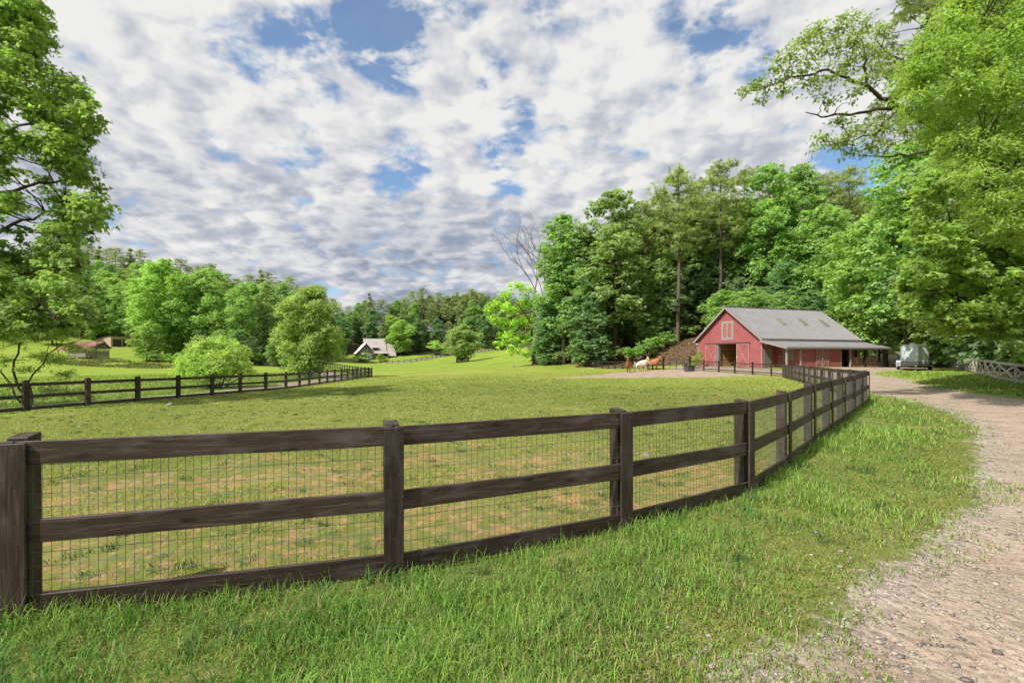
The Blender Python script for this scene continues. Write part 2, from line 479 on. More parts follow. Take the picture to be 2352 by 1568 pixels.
# ------------------------------------------------------------------ terrain
CTRL = [(-6, 0, 0), (0, 0, 0), (6, 0, 0), (-3.5, 3.3, 0), (-1, 4, 0), (1.2, 5.1, 0), (3.3, 6.5, 0), (6.3, 10, 0), (10.8, 15.1, 0), (14.2, 19.1, 0), (4.5, 2.5, 0),
        (9, 8, .03), (16, 14, .12), (-10, 8, -.12), (-20.7, 20.4, -.46), (-19.7, 25, -.5), (-18.5, 33, -.62), (-17.6, 37.5, -.68), (-18.2, 47, -.75), (-20, 69, -1.04),
        (0, 20, -.1), (0, 40, -.3), (0, 70, -.6), (10, 30, -.15), (15, 62, -.24), (18, 67, -.1), (28, 49, -.2), (25.6, 55, -.1), (23, 62, .1), (20.6, 65, .1), (30.3, 58, .45), (31.6, 54.5, .42), (47, 60, .5),
        (26, 68, .5), (42, 75, .8), (29.4, 27.5, .2), (31.5, 31, .35), (36.5, 37.5, .44), (51, 55, .48), (57, 65, .5), (40.4, 48, .48), (22, 22, .1), (27, 31, .12), (31, 42, .2), (36, 50, .4),
        (-30, 40, -.95), (-45, 60, -1), (-60, 80, -1), (-80, 100, -.7), (-35, 68, -1), (-30, 30, -.9), (-40, 20, -1), (-102, 115, 1.15), (-106, 121, 1.5), (-96, 112, .6),
        (-125, 150, 4.7), (-117, 153, 4.7), (-134, 156, 5), (-110, 140, 3), (-110, 128, 1.9), (-60, 110, -.6), (-95, 130, 1.4), (-46, 118, -1.2), (-80, 128, .6),
        (-30, 100, -1), (0, 100, -.4), (-14.6, 145, .17), (-62, 205, -2.4), (-54, 205, -1.7), (-45.8, 205, -1), (-35, 211, .8), (-29.5, 218, 1.9), (-19, 232, 3.4), (-2.7, 250, 5.3),
        (15, 262, 7), (-61, 216, .5), (-70, 216, .4), (-52, 216, .6), (6, 112, .2), (0, 180, 2.0), (-25, 180, .6),
        (31, 85, 3.6), (25, 85, 1.4), (20, 95, 1.4), (40, 84, 4.2), (26, 76, .9), (55, 82, 3.4), (67, 85, 3.4), (30, 105, 6), (55, 100, 8), (85, 95, 9), (30, 140, 14), (70, 140, 22), (8, 140, 4),
        (10, 180, 9), (110, 120, 20), (60, 200, 32), (30, 300, 26), (70, 60, 2.5), (60, 40, 1.5), (90, 40, 4),
        (-194, 235, 30), (-250, 230, 33), (-160, 200, 17), (-132, 172, 6.5), (-100, 235, 15), (-85, 180, 3), (-70, 262, 9), (-42, 270, 15), (-20, 275, 17), (0, 280, 16), (-42, 235, 5),
        (-250, 140, 12), (-170, 120, 5), (-140, 80, 1), (-100, 60, -.5), (-330, 300, 42), (-150, 320, 24), (-60, 340, 18),
        (0, -40, 0), (-50, -40, -.6), (50, -40, .6), (70, 0, 1.4), (-70, 0, -.9), (-200, 0, 0), (200, 0, 10), (0, -300, 0), (300, 200, 50), (-400, -200, 5), (400, -200, 20), (0, 500, 26)]
_C = np.array(CTRL, float)
_k = lambda r2: np.sqrt(r2 + 49.0)
_d2 = ((_C[:, None, :2] - _C[None, :, :2]) ** 2).sum(-1)
_A = np.zeros((len(_C) + 1, len(_C) + 1))
_A[:-1, :-1] = _k(_d2)
_A[:-1, -1] = _A[-1, :-1] = 1
_A[np.arange(len(_C)), np.arange(len(_C))] -= 0.15
_W = np.linalg.solve(_A, np.append(_C[:, 2], 0))


def h_arr(x, y):
    x, y = np.asarray(x, float), np.asarray(y, float)
    sh = x.shape
    x, y = x.ravel(), y.ravel()
    out = np.empty(len(x))
    for i in range(0, len(x), 40000):
        a, b = x[i:i + 40000], y[i:i + 40000]
        out[i:i + 40000] = _k((a[:, None] - _C[None, :, 0]) ** 2 + (b[:, None] - _C[None, :, 1]) ** 2) @ _W[:-1] + _W[-1]
    r = np.hypot(x, y)
    f = np.clip((r - 380) / 300, 0, 1)
    out = np.clip(out, -4, 52) * (1 - f) + 20 * f
    near = np.clip(1 - r / 60, 0, 1)
    out += near * (0.018 * np.sin(2.3 * x + 1.1 * y) * np.sin(1.7 * y - .6 * x) + 0.010 * np.sin(5.1 * x - 2 * y + 1) * np.sin(4.3 * y + 1.2 * x))
    return out.reshape(sh)


def h(x, y):
    return float(h_arr(np.array([x]), np.array([y]))[0])


def sdf_poly(px, py, poly):
    """Signed distance to a polygon (negative inside)."""
    P = np.array(poly, float)
    d = np.full(px.shape, 1e18)
    inside = np.zeros(px.shape, bool)
    for i in range(len(P)):
        a, b = P[i - 1], P[i]
        e = b - a
        t = np.clip(((px - a[0]) * e[0] + (py - a[1]) * e[1]) / max(e @ e, 1e-9), 0, 1)
        d = np.minimum(d, (px - a[0] - t * e[0]) ** 2 + (py - a[1] - t * e[1]) ** 2)
        c = ((a[1] > py) != (b[1] > py)) & (px < e[0] * (py - a[1]) / (e[1] if e[1] != 0 else 1e-9) + a[0])
        inside ^= c
    return np.where(inside, -1, 1) * np.sqrt(d)


def sdf_line(px, py, pts, hw):
    P = np.array(pts, float)
    d = np.full(px.shape, 1e18)
    for a, b in zip(P[:-1], P[1:]):
        e = b - a
        t = np.clip(((px - a[0]) * e[0] + (py - a[1]) * e[1]) / (e @ e), 0, 1)
        d = np.minimum(d, np.hypot(px - a[0] - t * e[0], py - a[1] - t * e[1]))
    return d - hw


ROAD = [(-1.1, -2), (0.0, 1.0), (0.5, 1.9), (1.15, 2.72), (1.9, 3.27), (2.85, 3.89), (4.15, 4.79), (6.0, 6.23), (8.7, 8.9), (11.9, 12.4), (13.6, 14.6), (15.8, 18.5), (18.0, 23.8), (21.6, 31), (25.4, 40), (27.9, 47.5),
        (28.2, 51), (25.4, 56.6), (23.6, 60.6), (21, 65), (23, 68), (26, 70), (29.5, 60.5), (31, 53), (33, 53.3), (50, 59), (50, 56.5), (43.5, 50.2), (39, 48.5), (35.5, 47), (32.5, 43), (30.9, 40), (28.2, 34), (25.8, 30), (22.8, 23.8), (20.6, 19), (14.5, 10.5), (9.5, 6), (6.5, 2.5), (4.5, -2)]
PAD = [(4.2, 50.4), (8.7, 55.5), (14, 62.8), (19.0, 64.8), (21, 63.8), (23.2, 60.5), (25.0, 55.6), (27.0, 50.5), (24.2, 52.6), (20, 52.3), (15, 52.2), (10, 51), (4.4, 49.9)]
DRIVE = [(-25, 10), (-24.0, 17), (-23.2, 22), (-22.2, 28), (-21.0, 35), (-20.7, 42), (-21.3, 50), (-22.3, 60), (-25, 70), (-34, 86), (-50, 116), (-66, 165), (-72, 208)]
DRIVE2 = [(-72, 209), (-58, 208.5), (-46, 209), (-35, 215.5), (-27, 226), (-10, 245)]
TRACK = [(41, 57), (48, 65), (57, 74), (66, 84), (80, 94)]
WOODS = [(-3, 252), (4, 180), (6, 112), (13, 92), (17, 84), (21, 76), (25, 71.5), (30, 74), (42, 82), (50, 76), (56, 70), (60, 66), (54, 56), (46, 47), (38, 37.2), (33, 30.6), (29, 24), (27, 10), (40, -40), (500, -40), (500, 600), (-3, 600)]
WOODS2 = [(-600, 120), (-260, 110), (-150, 166), (-131, 168), (-113, 164), (-98, 146), (-88, 124), (-75, 118), (-62, 116), (-52, 124), (-62, 180), (-80, 206), (-74, 222), (-50, 222), (-36, 224), (-14, 252), (0, 266), (0, 700), (-600, 700)]


def masks(x, y):
    road = np.minimum(sdf_poly(x, y, ROAD), sdf_poly(x, y, PAD))
    road = np.minimum(road, sdf_line(x, y, DRIVE, 1.6))
    road = np.minimum(road, sdf_line(x, y, DRIVE2, 2.3))
    road = np.minimum(road, sdf_line(x, y, TRACK, 2.3))
    woods = np.minimum(sdf_poly(x, y, WOODS), sdf_poly(x, y, WOODS2))
    woods = np.maximum(woods, -sdf_line(x, y, TRACK, 2.5))
    return road, woods


FRONT = [(-5.9, 2.72), (-3.495, 3.34), (-0.995, 4.04), (1.236, 5.13), (3.257, 6.49)] + [(3.257 + 1.578 * i, 6.49 + 1.810 * i) for i in range(1, 8)]
SIDE = [(14.3, 19.16)] + [(14.3 + 1.0058 * i, 19.16 + 2.2223 * i) for i in range(1, 14)]
BARNRUN = [SIDE[-1], (27.33, 50.49), (26.51, 52.79), (25.6, 55.05), (24.76, 57.35), (23.87, 59.61), (22.96, 61.88)]
REAR = [(20.55, 65.0), (19.75, 67.3), (19.15, 69.7), (18.8, 72.1), (18.24, 74.5), (17.73, 76.9), (17.07, 79.2), (16.37, 81.5), (15.7, 83.8), (14.9, 86.1), (14.0, 88.6)]
LEFT = [(-22.2, 13.2), (-21.7, 15.6), (-21.2, 18), (-20.7, 20.4), (-20.2, 22.8), (-19.7, 25.2), (-19.3, 27.7), (-18.85, 30.1), (-18.5, 32.6), (-18, 35), (-17.7, 37.5), (-17.7, 39.9), (-17.9, 42.3),
        (-18, 44.8), (-18.2, 47.2), (-18.4, 49.7), (-18.5, 52), (-18.7, 54.5), (-18.9, 57), (-19.25, 59.4), (-19.5, 61.8), (-19.7, 64.3), (-19.9, 66.7), (-20.2, 69)]
PADDOCK = FRONT + SIDE[1:] + BARNRUN[1:] + REAR + [(6, 112), (0, 250), (-30, 218), (-60, 205), (-46, 118)] + LEFT[::-1]


def build_ground():
    ang = np.concatenate([np.linspace(-180, -62, 40)[:-1], np.linspace(-62, 62, 420), np.linspace(62, 180, 40)[1:]])
    ang = np.radians(ang[:-1])
    rr = np.concatenate([[0.05], np.geomspace(0.9, 900, 430)])
    A, Rr = np.meshgrid(ang, rr)
    x, y = Rr * np.sin(A), Rr * np.cos(A)
    z = h_arr(x, y)
    road, woods = masks(x, y)
    pd = sdf_poly(x, y, PADDOCK)
    z = z - 0.035 * np.clip(-road * 1.2, 0, 1) * (Rr < 60)
    wtr = np.clip(0.16 * Rr ** 0.5, 0.5, 2.5)
    zone = np.zeros(x.shape + (4,), np.float32)
    zone[..., 0] = np.clip(0.5 - road / (2 * wtr), 0, 1)
    zone[..., 1] = np.clip(0.5 - woods / 5.0, 0, 1)
    inside = np.clip(0.5 - pd / 0.6, 0, 1)
    dry = inside * np.clip(1.0 - (Rr - 3) / 15, 0.14, 0.62)
    edge = np.exp(-((road - 0.6) / 0.8) ** 2) * (y > 44) * (x > 2) * (x < 28) * inside
    strip = np.exp(-(pd / 0.45) ** 2) * 0.40
    zone[..., 2] = np.clip(np.maximum(np.maximum(dry, edge), strip), 0.0, 1)
    lush = np.clip((-x - 19.5) / 4, 0, 1) * (y > 0) + np.clip((y - 75) / 40, 0, 1) * (x < 12) + np.clip((x - 20) / 4, 0, 1) * (y < 60) * 0.25 + (1 - inside) * 0.15 * (Rr < 40)
    zone[..., 3] = np.clip(lush, 0, 1)
    na, nr = x.shape[1], x.shape[0]
    V = np.stack([x, y, z], -1).reshape(-1, 3)
    Z = zone.reshape(-1, 4)
    thatch = (np.clip((46 - Rr) / 26, 0, 1) * 0.8 * (x > -19)).ravel()
    i, j = np.meshgrid(np.arange(nr - 1), np.arange(na), indexing='ij')
    j2 = (j + 1) % na
    quad = np.stack([i * na + j, i * na + j2, (i + 1) * na + j2, (i + 1) * na + j], -1).reshape(-1, 4)[:, ::-1]
    rf = road.ravel()[quad].mean(1)
    wf = woods.ravel()[quad].mean(1)
    pf = pd.ravel()[quad].mean(1)
    xf = V[quad, 0].mean(1)
    yf = V[quad, 1].mean(1)
    cls = np.where(rf < 0, 0, np.where(wf < 0, 1, np.where(pf < 0, 2, np.where((xf < -18.5) | (yf > 120), 3, 4))))
    for k, (name, label) in enumerate((('gravel_drive', 'tan gravel drive and yard curving past the fence to the barn'),
                                       ('woodland_floor', 'brown leaf litter and bare soil under the woods'),
                                       ('pasture', 'fenced horse pasture of thin grass with bare clay patches'),
                                       ('lawn', 'bright green mown lawn beyond the paddock fence'),
                                       ('grass_verge', 'grass verge between the dark fence and the gravel drive'))):
        f = quad[cls == k]
        u, inv = np.unique(f, return_inverse=True)
        me = np_mesh(name, V[u], inv.reshape(-1, 4), M['ground'], Z[u], smooth=True, attr='zone', extra=('thatch', thatch[u]))
        tag(link(name, me), label=label, kind='structure')


build_ground()


# ------------------------------------------------------------------ boards and fences
_board_cache = {}


def frame_mat(origin, xdir, ydir):
    x = Vector(xdir).normalized()
    y = Vector(ydir)
    y = (y - x * y.dot(x)).normalized()
    z = x.cross(y)
    m = Matrix((x, y, z)).transposed().to_4x4()
    m.translation = origin
    return m


def board_mesh(L, w, hgt, mat, bev=0.0, slant=0.0):
    """Bar along local X: w across Y, hgt along Z; slant raises one top edge at the far end."""
    key = (round(L, 3), w, hgt, mat.name, bev, slant)
    if key in _board_cache:
        return _board_cache[key]
    mb = MB()
    a, b = w / 2, hgt / 2
    mb.hexa([(0, -a, -b), (L + slant, -a, -b), (L, a, -b), (0, a, -b), (0, -a, b), (L + slant, -a, b), (L, a, b), (0, a, b)])
    me = mb.mesh('board', mat, bevel=bev)
    _board_cache[key] = me
    return me


def board(name, parent, p0, p1, n, w, hgt, mat, bev=0.0, slant=0.0):
    p0, p1 = Vector(p0), Vector(p1)
    me = board_mesh((p1 - p0).length, w, hgt, mat, bev, slant)
    W = frame_mat(p0, p1 - p0, n)
    return link(name, me, parent, parent.matrix_basis.inverted() @ W)


def wire_panel(parent, a, b, n, z0=0.05, z1=1.2, dv=0.056, dh=0.105, r=0.0023):
    a, b = Vector(a), Vector(b)
    L = (b - a).length
    u = (b - a) / L
    mb = MB()
    nv, nh = max(2, int(L / dv)), int((z1 - z0) / dh)
    rnd = random.Random(int(a.x * 100))
    for i in range(nv):
        t = (i + 0.5) / nv * L + rnd.uniform(-.004, .004)
        p = a + u * t
        mb.tube([p + Vector((0, 0, z0)), p + Vector((0, 0, z1))], [r, r], 3, cap=False)
    for i in range(nh + 1):
        z = z0 + dh * i
        q = [a + u * (L * k / 4) + Vector((0, 0, z + rnd.uniform(-.006, .006))) for k in range(5)]
        mb.tube(q, [r * 1.15] * 5, 3, cap=False)
    o = mb.build('wire_mesh', M['wire'], parent, world=parent.matrix_basis.inverted())
    o['kind'] = 'stuff'
    return o


RAILS = ((1.19, .165), (.637, .165), (.10, .165))


def fence(label, pts, side, rails=RAILS, wire=True, fascia=True, bev=0.0, H=1.285, mat=None, start=True, end=True, wire_r=0.0023, offset=0.0, pw=0.125):
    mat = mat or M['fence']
    P = [Vector((x, y, 0)) for x, y in pts]
    segn = []
    for a, b in zip(P[:-1], P[1:]):
        d = (b - a).normalized()
        segn.append(Vector((d.y, -d.x, 0)) * side)
    pn = [((segn[max(i - 1, 0)] + segn[min(i, len(segn) - 1)]).normalized()) for i in range(len(P))]
    if offset:
        P = [p - n * offset for p, n in zip(P, pn)]
    G = [Vector((p.x, p.y, h(p.x, p.y))) for p in P]
    root = empty('board_fence', G[0], 0, label, 'fence')
    rnd = random.Random(len(pts) * 31 + int(pts[0][0] * 10))
    for i, (g, n) in enumerate(zip(G, pn)):
        if (i == 0 and not start) or (i == len(G) - 1 and not end):
            continue
        dz = rnd.uniform(-.015, .015)
        lean = Vector((rnd.uniform(-.008, .008), rnd.uniform(-.008, .008), 0))
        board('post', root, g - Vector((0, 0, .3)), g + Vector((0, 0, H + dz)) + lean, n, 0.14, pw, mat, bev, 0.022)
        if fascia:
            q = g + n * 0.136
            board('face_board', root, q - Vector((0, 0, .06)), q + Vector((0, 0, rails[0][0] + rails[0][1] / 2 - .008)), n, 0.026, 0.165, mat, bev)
    for i, n in enumerate(segn):
        a, b = G[i] + n * 0.100, G[i + 1] + n * 0.100
        u = (b - a).normalized() * 0.003
        for z, hh in rails:
            j = rnd.uniform(-.006, .006)
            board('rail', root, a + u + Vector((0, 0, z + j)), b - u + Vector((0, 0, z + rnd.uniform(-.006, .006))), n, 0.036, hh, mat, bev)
        if wire:
            wire_panel(root, G[i] + n * 0.076, G[i + 1] + n * 0.076, n, r=wire_r)
    return root


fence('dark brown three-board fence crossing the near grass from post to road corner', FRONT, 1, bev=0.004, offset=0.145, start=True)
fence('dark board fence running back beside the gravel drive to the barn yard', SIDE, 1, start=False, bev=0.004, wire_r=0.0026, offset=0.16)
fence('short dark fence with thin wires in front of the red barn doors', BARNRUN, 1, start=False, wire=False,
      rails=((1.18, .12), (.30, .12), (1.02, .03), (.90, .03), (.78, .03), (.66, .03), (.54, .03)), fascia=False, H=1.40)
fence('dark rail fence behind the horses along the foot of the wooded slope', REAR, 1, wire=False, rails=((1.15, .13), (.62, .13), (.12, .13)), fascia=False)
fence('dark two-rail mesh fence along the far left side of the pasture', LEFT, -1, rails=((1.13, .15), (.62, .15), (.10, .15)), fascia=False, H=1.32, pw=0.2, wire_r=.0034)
far_ret = [(-20.2 - 1.18 * i, 69 + 2.13 * i) for i in range(0, 23)]
fence('dark fence beyond the pasture corner leading away beside the pale drive', far_ret, -1, wire=False, fascia=False, mat=M['fence_far'], start=False, rails=((1.13, .13), (.6, .13), (.10, .13)))


def far_fence():
    ctrl = [(-66, 206), (-54, 205), (-45.8, 205), (-40, 207), (-35, 211), (-29.5, 218), (-19, 232), (-2.7, 250), (8, 260)]
    pts, carry = [], 0.0
    for a, b in zip(ctrl[:-1], ctrl[1:]):
        L = math.hypot(b[0] - a[0], b[1] - a[1])
        t = carry
        while t < L:
            pts.append((a[0] + (b[0] - a[0]) * t / L, a[1] + (b[1] - a[1]) * t / L))
            t += 2.5
        carry = t - L
    fence('distant dark fence climbing the green pasture in front of the grey house', pts, 1, wire=False, fascia=False, mat=M['fence_far'], rails=((1.14, .2), (.58, .2), (.12, .16)), pw=0.24, H=1.42)


far_fence()


def pipe_gate():
    a, b = Vector((22.96, 61.88, 0)), Vector((20.55, 65.0, 0))
    z0 = max(h(a.x, a.y), h(b.x, b.y)) + 0.06
    root = empty('pipe_gate', (a.x, a.y, z0), 0, 'dark pipe gate with wire panels between two tall posts near the trough', 'gate')
    inv = root.matrix_basis.inverted()
    u = (b - a).normalized()
    L = (b - a).length
    for k, (s, e) in enumerate(((0.14, L / 2 - .03), (L / 2 + .03, L - .14))):
        mb = MB()
        p, q = a + u * s, a + u * e
        Z = lambda v, z: v + Vector((0, 0, z0 + z))
        for z in (0.04, 1.22):
            mb.tube([Z(p, z), Z(q, z)], [.028, .028], 6)
        for t in (0.0, 0.5, 1.0):
            c = p.lerp(q, t)
            mb.tube([Z(c, 0.02), Z(c, 1.24)], [.028, .028], 6)
        leaf = mb.build('gate_leaf', M['iron'], root, world=inv)
        w = MB()
        for i in range(10):
            z = .12 + i * .11
            w.tube([Z(p, z), Z(q, z)], [.004, .004], 3, cap=False)
        o = w.build('wire_infill', M['wire'], leaf)
        o['kind'] = 'stuff'
    for v in (a, b):
        n = Vector((u.y, -u.x, 0))
        g = Vector((v.x, v.y, h(v.x, v.y)))
        board('gate_post', root, g - Vector((0, 0, .2)), g + Vector((0, 0, 1.72)), n, .2, .2, M['fence_far'], 0, .02)


pipe_gate()


def x_fence():
    ctrl = [(26.2, 22.6), (27.8, 25.0), (29.5, 27.5), (31.5, 31), (34, 34.3), (36.5, 37.5), (44, 46.6), (51, 55), (57.5, 65)]
    pts, carry = [], 0.0
    for a, b in zip(ctrl[:-1], ctrl[1:]):
        L = math.hypot(b[0] - a[0], b[1] - a[1])
        t = carry
        while t < L:
            pts.append(Vector((a[0] + (b[0] - a[0]) * t / L, a[1] + (b[1] - a[1]) * t / L, 0)))
            t += 2.44
        carry = t - L
    G = [Vector((p.x, p.y, h(p.x, p.y))) for p in pts]
    root = empty('crossbuck_fence', G[0], 0, 'pale weathered crossbuck fence with X braces below the trees by the drive', 'fence')
    for i, g in enumerate(G):
        q = G[min(i + 1, len(G) - 1)] - G[max(i - 1, 0)]
        n = Vector((-q.y, q.x, 0)).normalized()
        board('post', root, g - Vector((0, 0, .25)), g + Vector((0, 0, 1.22)), n, .10, .12, M['grey_wood'])
        if i == len(G) - 1:
            break
        u = (G[i + 1] - g)
        n = Vector((-u.y, u.x, 0)).normalized()
        e = u.normalized()
        up = lambda z: Vector((0, 0, z))
        a, b = g + n * .067, G[i + 1] + n * .067
        board('top_rail', root, a + up(1.13) + e * .003, b + up(1.13) - e * .003, n, .03, .17, M['grey_wood'])
        board('bottom_rail', root, a + up(.20) + e * .003, b + up(.20) - e * .003, n, .03, .17, M['grey_wood'])
        i0, i1 = e * .10, e * -.10
        board('brace', root, a + up(.33) + i0, b + up(1.00) + i1, n, .028, .125, M['grey_wood'])
        c = n * -.032
        board('brace', root, a + up(1.00) + i0 + c, b + up(.33) + i1 + c, n, .026, .125, M['grey_wood'])


x_fence()


# ------------------------------------------------------------------ red barn
def siding(mb, P, U, N, width_at, z0, z1, holes=(), course=0.25, lap=0.030, m=0):
    """Lapped courses on the plane through P: U along the wall, N outward; width_at(z) gives (u0, u1); holes are (u0, u1, z0, z1)."""
    P, U, N = Vector(P), Vector(U), Vector(N)
    Z = Vector((0, 0, 1))
    z = z0
    while z < z1 - 1e-4:
        zt = min(z + course, z1)
        a, b = width_at((z + zt) / 2)
        segs = [(a, b)]
        for hu0, hu1, hz0, hz1 in holes:
            if zt > hz0 + .02 and z < hz1 - .02:
                segs = [s for x0, x1 in segs for s in ((x0, min(x1, hu0)), (max(x0, hu1), x1)) if s[1] - s[0] > .02]
        for x0, x1 in segs:
            q = lambda uu, zz, o: P + U * uu + Z * zz + N * o
            mb.face([q(x0, z, lap), q(x1, z, lap), q(x1, zt, 0.002), q(x0, zt, 0.002)], m)
            mb.face([q(x0, z, 0), q(x1, z, 0), q(x1, z, lap), q(x0, z, lap)], m)
        z = zt


def ribbed(mb, c00, c10, c11, c01, n, rib=0.028, thick=0.05, share=0.3):
    """Ribbed metal sheet: n ribs running from the c00-c10 edge to the c01-c11 edge."""
    c00, c10, c11, c01 = map(Vector, (c00, c10, c11, c01))
    nrm = (c10 - c00).cross(c01 - c00).normalized()
    if nrm.z < 0:
        nrm = -nrm
    prof = []
    for i in range(n):
        for t, o in ((0, 0), (1 - share, 0), (1 - share * .75, rib), (1 - share * .25, rib)):
            prof.append(((i + t) / n, o))
    prof.append((1, 0))
    lo = [c00.lerp(c10, t) + nrm * o for t, o in prof]
    hi = [c01.lerp(c11, t) + nrm * o for t, o in prof]
    for i in range(len(prof) - 1):
        mb.face([lo[i], lo[i + 1], hi[i + 1], hi[i]])
    d = nrm * -thick
    mb.face([c00 + d, c01 + d, c11 + d, c10 + d])
    for a, b in ((c00, c10), (c10, c11), (c11, c01), (c01, c00)):
        mb.face([a, a + d, b + d, b])


def xpanel(parent, name, P, U, N, w, hh, mats, label=None, thick=0.05, fr=0.10, xw=0.07):
    """Boarded door or shutter with a frame and an X; origin P at its lower start."""
    P, U, N = Vector(P), Vector(U), Vector(N)
    Z = Vector((0, 0, 1))
    face, edge, cross = mats
    mb = MB()
    q = lambda u, z, o: P + U * u + Z * z + N * o
    nb = max(3, int(w / 0.22))
    for i in range(nb):
        a, b = w * i / nb + .003, w * (i + 1) / nb - .003
        mb.hexa([q(a, 0, 0), q(b, 0, 0), q(b, 0, thick), q(a, 0, thick), q(a, hh, 0), q(b, hh, 0), q(b, hh, thick), q(a, hh, thick)])
    mb.hexa([q(0, 0, 0), q(w, 0, 0), q(w, 0, thick - .012), q(0, 0, thick - .012), q(0, hh, 0), q(w, hh, 0), q(w, hh, thick - .012), q(0, hh, thick - .012)])
    d = mb.build(name, face, parent)
    t0, t1 = thick + .001, thick + .028
    fb = MB()
    for u0, u1, z0, z1 in ((0, fr, 0, hh), (w - fr, w, 0, hh), (fr, w - fr, 0, fr), (fr, w - fr, hh - fr, hh)):
        fb.hexa([q(u0, z0, t0), q(u1, z0, t0), q(u1, z0, t1), q(u0, z0, t1), q(u0, z1, t0), q(u1, z1, t0), q(u1, z1, t1), q(u0, z1, t1)])
    fb.build('frame', edge, d)
    for k, (a, b) in enumerate((((fr, fr), (w - fr, hh - fr)), ((fr, hh - fr), (w - fr, fr)))):
        xb = MB()
        o = thick + .012 + .010 * k
        xb.beam(q(a[0], a[1], o), q(b[0], b[1], o), xw, .018, N)
        xb.build('cross_brace', cross, d)
    return d


def barn():
    W, L = 11.1, 16.3
    zb = 0.45
    root = empty('barn', (30.3, 58.0, zb), math.atan2(.334, .943), 'red gable barn with grey metal roof and a lean-to porch', 'barn')
    ze, zr = 3.72, 7.86                      # eave and ridge above the floor
    pitch = (zr - ze - .1) / (W / 2)
    wall_top = lambda y: ze - .10 + pitch * min(y, W - y)
    # gable wall, facing -X
    gm = MB()
    hole = (3.88, 7.15, 0.0, 2.98)

    def gw(z):
        if z < ze - .1:
            return (0, W)
        k = (z - ze + .1) / pitch
        return (k, W - k)
    siding(gm, (0, 0, 0), (0, 1, 0), (-1, 0, 0), gw, 0, zr - .25, (hole,))
    for y0, y1, za, zc in ((0, 3.88, 0, ze - .1), (7.15, W, 0, ze - .1), (3.88, 7.15, 2.98, ze - .1)):
        gm.box((0.002, y0, za), (.12, y1, zc))
    gm.face([(.06, 0, ze - .1), (.06, W, ze - .1), (.06, W / 2, zr - .12)])
    gm.build('gable_wall', M['red'], root)
    sm = MB()
    siding(sm, (0, 0, 0), (1, 0, 0), (0, -1, 0), lambda z: (0, L), 0, ze, ((.28, 1.42, 0, 2.15),))
    sm.box((0.0, .002, 0), (L, .12, ze))
    sm.box((0, W - .12, 0), (L, W, ze))
    sm.box((L - .12, .12, 0), (L, W - .12, ze))
    sm.face([(L - .06, 0, ze), (L - .06, W / 2, zr - .12), (L - .06, W, ze)])
    sm.build('side_wall', M['red'], root)
    # main roof
    ov, oe = .45, .38
    s = (zr - ze) / (W / 2)
    for name, y_e, sg in (('roof', -oe, 1), ('roof', W + oe, -1)):
        mb = MB()
        zl = ze - s * oe + .12
        ribbed(mb, (-ov, y_e, zl), (L + ov, y_e, zl), (L + ov, W / 2, zr + .12), (-ov, W / 2, zr + .12), 36, .045, .09)
        r = mb.build(name, M['galv'], root)
        if sg == 1:
            for x0 in (5.65, 9.5, 13.35):
                k = MB()
                pt = lambda x, y: Vector((x, y, ze + s * y + .12 + .035))
                k.hexa([pt(x0, 2.2), pt(x0 + .85, 2.2), pt(x0 + .85, 3.4), pt(x0, 3.4)] + [pt(*v) + Vector((0, -.03, .04)) for v in ((x0, 2.2), (x0 + .85, 2.2), (x0 + .85, 3.4), (x0, 3.4))])
                k.build('skylight', M['skylight'], r)
    rc = MB()
    rc.beam((-ov - .01, W / 2, zr + .15), (L + ov + .01, W / 2, zr + .15), .34, .05)
    rc.build('ridge_cap', M['galv'], root)
    # barge boards and fascia
    for y_e in (-oe, W + oe):
        bb = MB()
        zl = ze - s * oe
        bb.beam((-ov - .015, y_e, zl - .04), (-ov - .015, W / 2, zr - .04), .03, .26, (0, 0, 1))
        bb.build('barge_board', M['trim'], root)
        fb = MB()
        yy = y_e + (-.02 if y_e < 0 else .02)
        fb.box((-ov - .03, min(yy, yy + .03) - .0, zl - .13), (L + ov + .03, max(yy, yy + .03), zl + .06))
        fb.build('fascia', M['trim'], root)
        sf = MB()
        a, b = (y_e, -.02) if y_e < 0 else (W + .02, y_e)
        sf.box((-ov, a, zl - .12), (L + ov, b, zl - .09))
        sf.build('soffit', M['trim'], root)
    gt = MB()
    gt.box((.2, -oe - .14, ze - s * oe - .20), (L + ov, -oe - .035, ze - s * oe - .02))
    gt.build('gutter', M['gutter'], root)
    # corner boards
    for y0, y1 in ((-.03, .12), (W - .12, W + .03)):
        cb = MB()
        cb.box((-.035, y0, 0), (-.018, y1, ze - .12))
        cb.build('corner_board', M['trim'], root)
    # loft shutters in one frame
    fr = MB()
    for a, b, c, d in ((4.48, 4.68, 3.55, 6.05), (6.38, 6.58, 3.55, 6.05), (4.68, 6.38, 3.55, 3.78), (4.68, 6.38, 5.85, 6.05)):
        fr.box((-.06, a, c), (-.012, b, d))
    lf = fr.build('loft_frame', M['trim'], root)
    for y0 in (6.37, 5.52):
        xpanel(root, 'loft_shutter', (-.018, y0, 3.79), (0, -1, 0), (-1, 0, 0), .83, 2.05, (M['red'], M['trim'], M['pinkx']), fr=.12, xw=.045, thick=.03)
    # sliding doors, track
    tr = MB()
    tr.box((-.16, 1.75, 3.06), (-.10, 9.6, 3.16))
    tr.build('door_track', M['iron'], root)
    for y0, w in ((9.5, 2.05), (3.92, 2.05)):
        d = xpanel(root, 'sliding_door', (-.045, y0, .06), (0, -1, 0), (-1, 0, 0), w, 2.98, (M['red'], M['pinkx'], M['pinkx']), fr=.085, xw=.05)
        hd = MB()
        hd.box((-.15, y0 - (w - .2 if y0 > 5 else .16), 1.2), (-.12, y0 - (w - .25 if y0 > 5 else .11), 1.45))
        hd.build('handle', M['white'], d)
    jm = MB()
